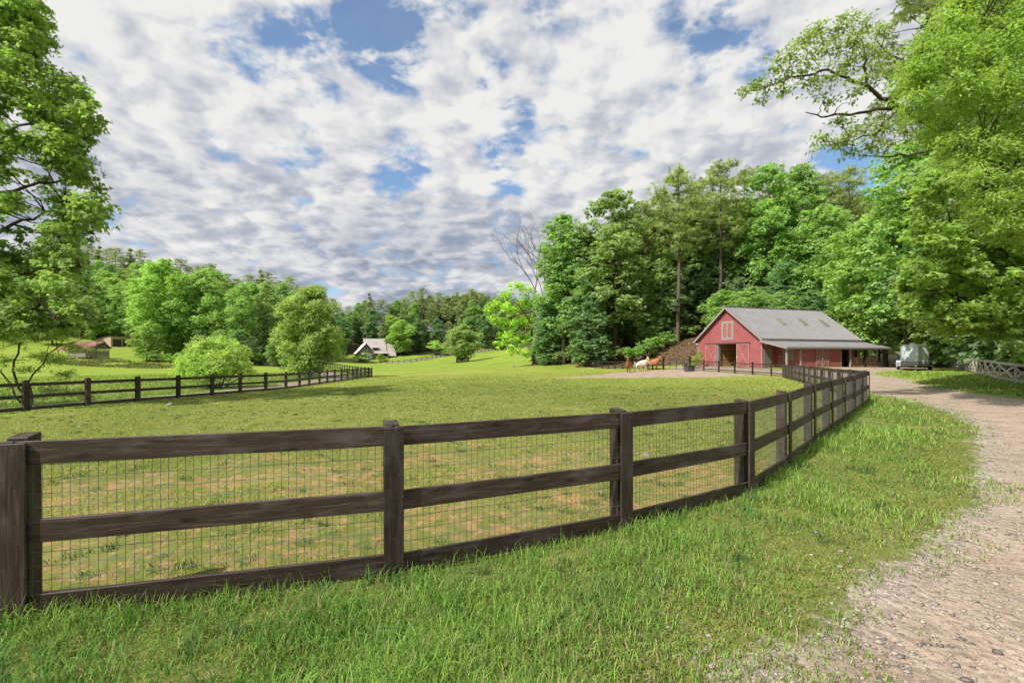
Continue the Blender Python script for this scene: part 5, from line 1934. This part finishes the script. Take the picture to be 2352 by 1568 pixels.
# thin-leaved small tree under it
SB = (-23.8, 23.6)
sp = lambda px, py, d=24: pix(px, py, d)
slimbs = [[((SB[0], SB[1], h(*SB) - .1), .07), (sp(30, 850), .05), (sp(55, 770), .03), (sp(70, 715), .015)], [((SB[0], SB[1], h(*SB) - .1), .06), (sp(75, 860, 23.5), .04), (sp(130, 800, 23.2), .025), (sp(195, 775, 23), .01)],
          [((SB[0], SB[1], h(*SB) - .1), .05), (sp(70, 890, 24.5), .03), (sp(150, 895, 24.5), .012)], [((SB[0], SB[1], h(*SB) - .1), .05), (sp(-20, 830, 24), .03), (sp(-60, 750, 24), .012)]]
sblobs = [(sp(x, y, 24 + dz), r * 24 / F) for x, y, r, dz in ((20, 745, 30, 0), (70, 730, 34, .5), (120, 735, 26, -.5), (40, 790, 26, .8), (110, 775, 30, -.4), (160, 765, 22, 0), (170, 800, 26, -.6), (130, 830, 30, 0), (95, 820, 24, .6), (200, 775, 12, -.6),
                                                              (205, 805, 8, -.6), (150, 860, 24, 0), (60, 850, 20, .3), (10, 830, 26, 0), (110, 900, 32, .4), (60, 915, 30, .5), (10, 905, 26, .3), (160, 905, 30, .4), (205, 915, 20, .4), (0, 780, 25, 0), (-60, 800, 40, 0), (-70, 880, 40, 0), (-90, 740, 40, 0))]
own_tree('understory_tree', 'thin wispy small tree behind the fence under the maple', SB, slimbs, sblobs, .13, 'leaf', (.100, .160, .034), (.19, .255, .06), 35, 1.15, asp=.42, spread=.15, flat=.4, r3=(1.1, 1.1, .55))

# right side: oak with long limbs across the sky
OB = (25.5, 20.5)
og = h(*OB)
oak_limbs = [[((OB[0], OB[1], og - .2), .42), ((25.2, 20.4, 4), .34), (pix(2480, 580, 20.5), .27), (pix(2352, 488, 20.2), .22), (pix(2270, 390, 19.6), .19), (pix(2205, 310, 19.3), .165), (pix(2150, 275, 19.0), .14), (pix(2060, 250, 18.6), .10)],
             [(pix(2060, 250, 18.6), .085), (pix(1990, 195, 18.4), .065), (pix(1900, 160, 18.1), .045), (pix(1840, 175, 18), .03), (pix(1760, 200, 17.9), .015)],
             [(pix(2060, 250, 18.6), .07), (pix(1970, 260, 18.8), .05), (pix(1900, 268, 18.9), .035), (pix(1850, 258, 19), .015)],
             [(pix(1990, 195, 18.4), .05), (pix(1985, 120, 18.6), .035), (pix(1960, 70, 18.8), .015)],
             [(pix(2150, 275, 19.0), .08), (pix(2080, 160, 19.4), .05), (pix(2010, 90, 19.6), .02)],
             [(pix(2205, 310, 19.3), .07), (pix(2120, 350, 19.8), .05), (pix(2050, 360, 20.2), .03), (pix(1980, 355, 20.4), .012)],
             [(pix(2060, 250, 18.6), .05), (pix(2010, 310, 18.2), .035), (pix(1920, 330, 18), .012)],
             [(pix(2352, 488, 20.2), .12), (pix(2280, 440, 21), .08), (pix(2180, 470, 22), .04)]]
oblobs = [(pix(x, y, 18.4 + dz), r * 18.4 / F) for x, y, r, dz in
          ((1715, 212, 20, -.4), (1738, 200, 26, 0), (1770, 185, 30, .3), (1790, 150, 30, 0), (1815, 125, 34, -.5), (1850, 95, 36, 0), (1885, 75, 34, .5), (1925, 65, 34, 0), (1955, 45, 26, .4), (1985, 55, 26, 0), (1965, 100, 36, -.4), (1900, 115, 38, .3), (1855, 145, 38, -.3),
           (1810, 175, 30, .4), (1860, 195, 34, .2), (1910, 180, 36, -.6), (1950, 150, 36, .4), (2000, 130, 38, 0), (2030, 80, 30, .6), (2010, 190, 38, .4), (1960, 210, 34, -.3), (1895, 225, 28, .2), (1925, 285, 30, .1), (1885, 318, 28, 0), (1870, 345, 18, 0),
           (1920, 335, 32, .3), (1955, 318, 34, -.4), (1990, 300, 36, .3), (1960, 355, 28, .5), (2000, 345, 34, 0), (2030, 300, 40, .4), (2040, 240, 40, .2), (2050, 180, 38, .6), (1755, 225, 22, 0), (1800, 215, 20, -.3), (2040, 130, 36, .8))]
own_tree('oak_tree', 'oak reaching long thin leafy limbs across the sky toward the barn', OB, oak_limbs, oblobs, .155, 'leaf', (.060, .094, .028), (.145, .188, .056), 41, .6, asp=.45, spray=8, spread=.17, twig=.022)

# bright feathery tree at the top right
TB = (24.0, 14.6)
tg = h(*TB)
tl = [[((TB[0], TB[1], tg - .2), .3), ((23.6, 14.7, 5), .24), (pix(2700, 330, 15), .18), (pix(2600, 150, 15.2), .12), (pix(2520, -80, 15.4), .06)],
      [(pix(2700, 330, 15), .12), (pix(2480, 250, 15.6), .08), (pix(2280, 190, 16), .05), (pix(2130, 170, 16.2), .02)], [(pix(2600, 150, 15.2), .1), (pix(2400, 60, 15.8), .06), (pix(2200, 60, 16.2), .02)],
      [(pix(2700, 400, 15), .1), (pix(2450, 370, 16), .06), (pix(2260, 350, 16.5), .02)]]
tb = region(7, 250, [(-80, 2200), (0, 2185), (40, 2150), (80, 2110), (120, 2085), (160, 2075), (220, 2062), (270, 2066), (310, 2110), (350, 2150), (390, 2170), (440, 2190), (500, 2230), (560, 2300)], -90, 550, 0, 2560, 14.2, 18.0, 24, 52, 1)
own_tree('feathery_tree', 'bright yellow-green feathery tree hanging in at the upper right', TB, tl, tb, .125, 'leaf', (.072, .135, .022), (.165, .230, .045), 43, .8, asp=.36, spray=11, spread=.17, flat=.4, r3=(1.15, 1.15, .6))

# maple wall behind the crossbuck fence
MBs = (33.5, 27.0)
mg = h(*MBs)
ml = [[((MBs[0], MBs[1], mg - .2), .36), ((33.3, 27, 6), .28), ((32.8, 27, 12), .2), ((32.3, 27, 18), .09)]]
for px, py, d in ((2100, 470, 28), (2090, 620, 29), (2110, 715, 30), (2200, 400, 26), (2200, 560, 25.5), (2250, 700, 26), (2240, 760, 28), (2330, 770, 26)):
    e = pix(px, py, d)
    zb = max(mg + 1.2, e.z - 2.5)
    ml.append([((33.2, 27, zb), .11), (tuple((Vector((33.2, 27, zb)) + e) / 2 + Vector((0, 0, .5))), .07), (tuple(e), .02)])
mb_ = region(9, 320, [(300, 2150), (350, 2150), (400, 2120), (440, 2095), (500, 2085), (560, 2090), (620, 2075), (680, 2062), (725, 2060), (752, 2100), (775, 2190)], 320, 775, 0, 2600, 23.5, 30, 22, 46, 1)
own_tree('maple_tree', 'dense green maple leaning over the crossbuck fence', MBs, ml, mb_, .22, 'maple', (.072, .128, .026), (.175, .245, .055), 47, .56)

# dark trees behind that wall, and bright ones over the trailer
RG = 'trees on the bank behind the drive and trailer'
for a in (('oak1', 'hardwood_tree', 'bright rounded hardwood behind the trailer and barn end', 2035, 470, 66, 1.0), ('poplar1', 'hardwood_tree', 'tall bright hardwood rising behind the trailer', 2080, 330, 60, 1.0),
          ('oak2', 'hardwood_tree', 'bushy bright hardwood overhanging the trailer', 2118, 560, 60, .95), ('pine1', 'pine_tree', 'tall grey-green pine behind the oak limbs at the top', 2125, -40, 70, .95),
          ('pine0', 'pine_tree', 'grey-green pine beside the tall pine behind the feathery tree', 2270, -100, 58, 1.0), ('dark0', 'hardwood_tree', 'dark hardwood behind the maple over the crossbuck fence', 2275, 330, 56, 1.2),
          ('dark1', 'hardwood_tree', 'dark hardwood deep behind the near end of the crossbuck fence', 2330, 250, 42, 1.2), ('poplar0', 'hardwood_tree', 'tall hardwood behind the feathery tree', 2380, -150, 50, 1.1),
          ('oak0', 'hardwood_tree', 'rounded hardwood between the barn end and the bank', 1992, 540, 74, .9), ('dark1', 'hardwood_tree', 'dark low hardwood behind the trailer on the bank', 2170, 600, 62, 1.1),
          ('dark0', 'hardwood_tree', 'dark low hardwood behind the middle of the crossbuck fence', 2270, 640, 50, 1.1)):
    plant_px(a[0], a[1], 'tree', a[2], *a[3:6], group=RG, w=a[6])
k = 0
for px, d, hh in ((2145, 66, 3.0), (2185, 64, 3.2), (2215, 56, 3.0), (2245, 48, 3.0), (2275, 42, 2.8), (2310, 36, 2.8), (2350, 33, 2.8), (2400, 31, 2.8), (2050, 68, 2.0)):
    x = (px - 1176) * d / F + 2.2
    plant('shrub%d' % (k % 2), 'shrub', 'shrub', '%s leafy bush behind the crossbuck fence, counted from the trailer' % ordinal(k) if px != 2050 else 'low green bush on the bank between porch end and trailer', x, d, hh, 'bushes behind the crossbuck fence', 1.25)
    k += 1


# leafless tree and the bright leaning tree at the pasture corner
def bare_tree():
    rng = np.random.default_rng(12)
    d = 112
    x = (1228 - 1176) * d / F
    z = h(x, d)
    root = empty('leafless_tree', (x, d, z - .1), 0, 'leafless grey tree with upright bare branches above the bright leaning tree', 'tree')
    mb = MB()

    def grow(p, dirv, L, r, lev):
        q = p + dirv * L
        mid = (p + q) / 2 + rng.normal(size=3) * L * .05
        mb.tube([p, mid, q], [r, r * .85, r * .62], 5, cap=False)
        if lev == 0:
            return
        for k in range(3 if lev > 1 else 2):
            nd = unit(dirv + rng.normal(size=3) * np.array([.42, .42, .18]) + np.array([0, 0, .12]))
            grow(q if k else (p + q) / 2 + dirv * L * .2, nd, L * rng.uniform(.62, .85), r * .60, lev - 1)
    grow(np.array([0., 0, 0]), np.array([0, 0, 1.]), 11, .30, 5)
    mb.build('trunk', M['bark'], root, True)


bare_tree()
CB = ((1222 - 1176) * 104 / F, 104)
cg = h(*CB)
cl = [[((CB[0], CB[1], cg - .2), .28), (pix(1226, 790, 104), .24), (pix(1216, 735, 104), .18), (pix(1190, 700, 104), .12), (pix(1165, 690, 104), .05)],
      [(pix(1216, 735, 104), .12), (pix(1222, 690, 104), .08), (pix(1200, 655, 104), .03)], [(pix(1226, 790, 104), .12), (pix(1190, 770, 104), .08), (pix(1160, 780, 103), .03)]]
cb = [(pix(x, y, 104 + dz), r * 104 / F) for x, y, r, dz in ((1185, 660, 20, 0), (1160, 680, 20, 1), (1210, 668, 20, -1), (1140, 705, 20, 0), (1170, 712, 22, -2), (1205, 700, 24, 1.5), (1135, 735, 17, 0), (1158, 745, 20, 1), (1190, 745, 22, -1), (1165, 775, 20, 0), (1195, 780, 22, 1), (1180, 805, 18, -1), (1215, 735, 22, 2),
                                                          (1220, 775, 20, 2), (1148, 790, 14, 0), (1235, 700, 20, 2), (1230, 810, 16, 1), (1205, 815, 14, 0), (1122, 712, 11, 0), (1240, 745, 22, 3))]
own_tree('leaning_tree', 'bright green spreading tree with dark curved limbs at the pasture corner', CB, cl, cb, .40, 'leaf', (.120, .190, .022), (.20, .28, .04), 51, 1.0, mat='leaf', spread=.22)


# ------------------------------------------------------------------ grass blades and stones
def blades(name, x, y, L, width, lean, col, label, z=None):
    n = len(x)
    rng = np.random.default_rng(n)
    z = h_arr(x, y) - .005
    a = rng.uniform(0, 2 * np.pi, n)
    u = np.stack([np.cos(a), np.sin(a), np.zeros(n)], -1)          # leaning direction
    f = a + np.pi / 2 + rng.normal(0, .5, n)
    s = np.stack([np.cos(f), np.sin(f), np.zeros(n)], -1) * (width / 2)[:, None]
    up = np.array([0, 0, 1.])
    p0 = np.stack([x, y, z], -1)
    l1 = (L * .55)[:, None]
    p1 = p0 + up * l1 * np.cos(lean * .5)[:, None] + u * l1 * np.sin(lean * .5)[:, None]
    l2 = (L * .5)[:, None]
    p2 = p1 + up * l2 * np.cos(lean * 1.7)[:, None] + u * l2 * np.sin(lean * 1.7)[:, None]
    v = np.stack([p0 - s, p0 + s, p1 + s * .8, p1 - s * .8, p2], 1).reshape(-1, 3)
    i = 5 * np.arange(n)[:, None]
    tri = np.concatenate([i + [0, 1, 2], i + [0, 2, 3], i + [3, 2, 4]])
    shade = np.array([1.0, 1.0, 1.0, 1.0, 1.12])
    c = (col[:, None, :] * shade[None, :, None]).reshape(-1, 3)
    return tag(link(name, np_mesh(name, v, tri, M['blade'], np.clip(c, .003, .9))), label=label, kind='stuff')


def lowfreq(x, y, s, seed):
    rng = np.random.default_rng(seed)
    o = np.zeros_like(x)
    for k in range(9):
        a, f, p = rng.uniform(0, 6.28), s * rng.uniform(.5, 2.0), rng.uniform(0, 6.28)
        o += np.sin((x * np.cos(a) + y * np.sin(a)) * f + p)
    return o / 3.0


def grass():
    rng = np.random.default_rng(77)

    def sample(N, r0, r1, ex, a0, a1):
        th = np.radians(rng.uniform(a0, a1, N))
        r = (r0 ** (1 - ex) + rng.random(N) * (r1 ** (1 - ex) - r0 ** (1 - ex))) ** (1 / (1 - ex))
        x, y = r * np.sin(th), r * np.cos(th)
        return x[y > .3], y[y > .3], r[y > .3]
    xv, yv, rv = sample(470000, 1.7, 58, .85, -57, 60)
    xp, yp, rp = sample(430000, 3.2, 75, .64, -55, 50)
    x, y, r = np.concatenate([xv, xp]), np.concatenate([yv, yp]), np.concatenate([rv, rp])
    setv = np.arange(len(x)) < len(xv)
    road, woods = masks(x, y)
    pd = sdf_poly(x, y, PADDOCK)
    n1, n2, n3 = lowfreq(x, y, 1.3, 1), lowfreq(x, y, 4.5, 2), lowfreq(x, y, .35, 3)
    green = np.array([.085, .205, .022])
    bright = np.array([.235, .370, .050])
    straw = np.array([.30, .26, .115])
    # verge: long tufted grass thinning out toward the gravel
    v = setv & (pd > .0) & (x > -17) & (road > -.35 + .25 * n2) & (woods > .3)
    edge = np.clip((road + .15 * n2) / 1.5, 0, 1)
    keep = v & (rng.random(len(x)) < np.clip(.42 + .80 * edge, 0, 1) * np.clip(1.1 + .35 * n1 + .25 * n2, .3, 1))
    X, Y, Rr, E, A, B = x[keep], y[keep], r[keep], edge[keep], n1[keep], n2[keep]
    tall = np.clip(.62 + .34 * A + .26 * B + .35 * np.clip((.5 - X) / 3, 0, 1), .22, 1.5) * (.55 + .45 * E)
    L = .15 * tall * rng.uniform(.55, 1.5, len(X)) * (1 + .012 * Rr)
    W = np.maximum(.0058, .0008 * Rr + .0018) * rng.uniform(.7, 1.5, len(X))
    f = np.clip(.45 + .22 * A + rng.normal(0, .22, len(X)), 0, 1)[:, None]
    C = green * (1 - f) + bright * f
    dryp = rng.random(len(X)) < np.clip(.10 - .06 * A + .30 * (1 - E), .03, .5)
    C[dryp] = straw * rng.uniform(.6, 1.1, (dryp.sum(), 1))
    C *= rng.uniform(.55, 1.55, (len(X), 1))
    blades('verge_grass', X, Y, L, W, rng.uniform(.2, 1.4, len(X)), C, 'tufted green grass growing along the verge outside the dark fence')
    # paddock: short thin turf with bare patches
    p = ~setv & (pd < -.12) & (road > .25) & (rng.random(len(x)) < np.clip((75 - r) / 35, 0, 1))
    cover = np.clip(.60 + .40 * lowfreq(x, y, 1.1, 5) + .30 * lowfreq(x, y, 3.3, 6) + np.clip((r - 9) / 10, -.16, .6), .04, 1)
    keep = p & (rng.random(len(x)) < cover)
    X, Y, Rr, A = x[keep], y[keep], r[keep], n3[keep] + 1.2 * lowfreq(x[keep], y[keep], .11, 14)
    cv = cover[keep]
    L = .045 * rng.uniform(.5, 1.6, len(X)) * (.6 + .6 * cv) * (1 + .014 * Rr)
    W = np.maximum(.0042, .00062 * Rr + .002) * rng.uniform(.7, 1.4, len(X))
    f = np.clip(.42 + .25 * A + rng.normal(0, .22, len(X)), 0, 1)[:, None]
    C = np.array([.125, .225, .028]) * (1 - f) + np.array([.320, .365, .075]) * f
    dryp = rng.random(len(X)) < np.clip(.24 - .14 * A - .1 * cv, .08, .5)
    C[dryp] = np.array([.30, .25, .105]) * rng.uniform(.6, 1.1, (dryp.sum(), 1))
    C *= rng.uniform(.75, 1.25, (len(X), 1))
    blades('paddock_grass', X, Y, L, W, rng.uniform(.3, 1.35, len(X)), C, 'short thin grass growing across the horse paddock')
    # lawn beyond the left fence
    xl, yl, rl = sample(70000, 20, 95, .55, -58, -14)
    rd, wd = masks(xl, yl)
    keep = (sdf_poly(xl, yl, PADDOCK) > .3) & (xl < -18) & (rd > .3) & (wd > 0)
    X, Y, Rr = xl[keep], yl[keep], rl[keep]
    f = np.clip(.5 + .25 * lowfreq(X, Y, .3, 4) + rng.normal(0, .2, len(X)), 0, 1)[:, None]
    C = (np.array([.105, .180, .026]) * (1 - f) + np.array([.215, .285, .052]) * f) * rng.uniform(.7, 1.3, (len(X), 1))
    blades('lawn_grass', X, Y, .06 * (1 + .012 * Rr) * rng.uniform(.5, 1.5, len(X)), .0011 * Rr * rng.uniform(.7, 1.3, len(X)), rng.uniform(.3, 1.4, len(X)), C, 'mown grass of the lawn beyond the left mesh fence')
    # rough bank round the log shed
    n = 9000
    X = rng.uniform(-104, -74, n)
    Y = rng.uniform(101, 122, n)
    keep = (lowfreq(X, Y, .6, 8) > -.5) & ((X + 104) * .30 + (Y - 101) < 17.5) & ((X + 104) * .36 + (Y - 101) > 4)
    X, Y = X[keep], Y[keep]
    f = rng.random((len(X), 1))
    C = (np.array([.090, .125, .030]) * (1 - f) + np.array([.23, .22, .085]) * f) * rng.uniform(.6, 1.3, (len(X), 1))
    blades('rough_grass', X, Y, rng.uniform(.25, .8, len(X)), rng.uniform(.08, .2, len(X)), rng.uniform(.2, 1.2, len(X)), C, 'rough unmown grass on the bank below the log shed')
    # broad weeds and seed-head clumps in both
    n = 1000
    th = np.radians(rng.uniform(-55, 58, n))
    r = rng.uniform(2.6, 34, n)
    cx, cy = r * np.sin(th), r * np.cos(th)
    road, woods = masks(cx, cy)
    ok = (road > .5) & (cy > 2)
    cx, cy = cx[ok], cy[ok]
    k = 26
    X = np.repeat(cx, k) + rng.normal(0, .055, len(cx) * k)
    Y = np.repeat(cy, k) + rng.normal(0, .055, len(cx) * k)
    inside = sdf_poly(X, Y, PADDOCK) < 0
    L = np.repeat(rng.uniform(.09, .2, len(cx)), k) * rng.uniform(.6, 1.2, len(X)) * np.where(inside, .6, 1)
    W = rng.uniform(.006, .012, len(X)) * np.maximum(1, np.hypot(X, Y) / 12)
    C = np.repeat(np.array([[.065, .150, .022]]) * rng.uniform(.7, 1.5, (len(cx), 1)), k, 0) * rng.uniform(.8, 1.2, (len(X), 1))
    blades('weed_tufts', X, Y, L, W, rng.uniform(.4, 1.5, len(X)), C, 'darker coarse grass tufts scattered over verge and paddock')
    # low clover and moss where the verge thins out toward the gravel
    xc, yc, rc = sample(150000, 1.7, 24, .9, -30, 60)
    rd, _ = masks(xc, yc)
    wig = lowfreq(xc, yc, 2.2, 21)
    keep = (sdf_poly(xc, yc, PADDOCK) > .3) & (rd > -.05 + .2 * wig) & (rng.random(len(xc)) < np.clip(np.minimum(1.15 - rd / 2.6, .25 + rd / .7) + .3 * wig, .03, 1))
    X, Y, Rr = xc[keep], yc[keep], rc[keep]
    f = rng.random((len(X), 1))
    C = (np.array([.100, .170, .020]) * (1 - f) + np.array([.250, .300, .055]) * f) * rng.uniform(.6, 1.35, (len(X), 1))
    blades('clover', X, Y, rng.uniform(.018, .045, len(X)) * (1 + .03 * Rr), rng.uniform(.006, .016, len(X)) * (1 + .06 * Rr), rng.uniform(.5, 1.5, len(X)), C, 'low clover and moss thinning out onto the gravel edge')
    # tall blades left uncut along the fence foot
    seg = np.array(FRONT)
    n = 5200
    i = rng.integers(0, len(seg) - 1, n)
    t = rng.random((n, 1))
    q = seg[i] * (1 - t) + seg[i + 1] * t
    dirs = seg[i + 1] - seg[i]
    nn = unit(np.stack([dirs[:, 1], -dirs[:, 0]], -1))
    q = q + nn * (rng.normal(.05, .10, n))[:, None]
    ok = lowfreq(q[:, 0], q[:, 1], 3.5, 9) > -.35
    q = q[ok]
    f = rng.random((len(q), 1))
    C = green * (1 - f) + bright * f
    blades('fence_foot_grass', q[:, 0], q[:, 1], .15 * rng.uniform(.4, 1.6, len(q)), rng.uniform(.004, .008, len(q)), rng.uniform(.2, 1.2, len(q)), C * rng.uniform(.8, 1.2, (len(q), 1)), 'long uncut grass growing along the foot of the near fence')


grass()


def bank_litter():
    rng = np.random.default_rng(3)
    n = 9000
    x, y = rng.uniform(18, 40, n), rng.uniform(70, 98, n)
    road, woods = masks(x, y)
    keep = (woods < 0) & (road > .5)
    x, y = x[keep], y[keep]
    tone = rng.random((len(x), 1))
    C = (np.array([.10, .060, .036]) * (1 - tone) + np.array([.34, .235, .15]) * tone) * rng.uniform(.6, 1.2, (len(x), 1))
    green = rng.random(len(x)) < .10
    C[green] = np.array([.09, .16, .03])
    blades('leaf_litter', x, y, rng.uniform(.12, .4, len(x)), rng.uniform(.08, .22, len(x)), rng.uniform(.9, 1.5, len(x)), C, 'dead leaves and sprigs littering the brown bank beside the barn')


bank_litter()


def rock(px, d, r, label, squash=.55):
    rng = np.random.default_rng(int(px))
    x = (px - 1176) * d / F
    mb = MB()
    mb.tube([(0, 0, -.3 * r), (0, 0, .1 * r), (.05 * r, 0, squash * r), (.08 * r, .03 * r, squash * r * 1.35)], [r * .85, r, r * .72, r * .25], 9)
    mb.v = [tuple(np.array(v) + rng.normal(0, r * .09, 3)) for v in mb.v]
    root = mb.build('rock', M['pale_rock'], None, True, world=Matrix.Translation((x, d, h(x, d))))
    tag(root, label, 'rock')


M['pale_rock'] = plain('pale_rock', (.25, .22, .19), .85, .15, var=.3, scale=5.0, bmp=.3)
rock(1484, 9.1, .10, 'small pale rock lying in the paddock grass behind the near fence')
rock(391, 21.5, .16, 'small stick pile shaped as a rock by the foot of the left mesh fence posts')  # a stick pile, built with the rock shape and material
rock(1342, 80, .22, 'pale rock at the wood edge behind the bay horse')
rock(1178, 100, .55, 'flat pale rock in the grass below the leaning tree')


def stones():
    rng = np.random.default_rng(5)
    N = 48000
    th = np.radians(rng.uniform(-10, 60, N))
    r = 1.8 * (30 / 1.8) ** (rng.random(N) ** 1.15)
    x, y = r * np.sin(th), r * np.cos(th)
    road, _ = masks(x, y)
    e = np.exp(-((road + .55) / .55) ** 2)
    keep = (road < .9) & (rng.random(N) < (.14 + .86 * e) * np.where(road > .15, np.where(r < 7, .8, .4), 1))
    x, y, r = x[keep], y[keep], r[keep]
    n = len(x)
    size = .0065 * rng.lognormal(0, .5, n) * (1 + .055 * r)
    size = np.minimum(size, .030)
    oct_ = np.array([[1, 0, 0], [0, 1, 0], [-1, 0, 0], [0, -1, 0], [.1, .05, .62], [0, 0, -.5], [.62, .62, .3], [-.62, .62, .25], [-.62, -.62, .3], [.62, -.62, .25]], float)
    tri = np.array([[0, 6, 4], [6, 1, 4], [1, 7, 4], [7, 2, 4], [2, 8, 4], [8, 3, 4], [3, 9, 4], [9, 0, 4], [0, 5, 6], [6, 5, 1], [1, 5, 7], [7, 5, 2], [2, 5, 8], [8, 5, 3], [3, 5, 9], [9, 5, 0]])
    a = rng.uniform(0, 6.28, n)
    v = oct_[None] * (1 + rng.normal(0, .2, (n, 10, 1)))
    v = v * np.stack([rng.uniform(.8, 1.5, n), rng.uniform(.7, 1.1, n), rng.uniform(.5, .95, n)], -1)[:, None]
    c, s = np.cos(a)[:, None], np.sin(a)[:, None]
    v = np.stack([v[..., 0] * c - v[..., 1] * s, v[..., 0] * s + v[..., 1] * c, v[..., 2]], -1) * size[:, None, None]
    z = h_arr(x, y) - .035 * np.clip(-masks(x, y)[0] * 1.2, 0, 1)
    v += np.stack([x, y, z + size * .12], -1)[:, None]
    f = (10 * np.arange(n)[:, None, None] + tri[None]).reshape(-1, 3)
    tone = rng.uniform(.5, 1.5, (n, 1)) * np.array([[.29, .255, .225]])
    col = np.repeat(np.clip(tone, 0, .62), 10, 0)
    m, t, b = new_mat('gravel_stone')
    setb(t, b, t.n('ShaderNodeAttribute', {'attribute_name': 'Col'}).outputs['Color'], .85, .2)
    tag(link('gravel', np_mesh('gravel', v.reshape(-1, 3), f, m, col)), label='loose pale gravel stones over the drive and its grassy edge', kind='stuff')


stones()
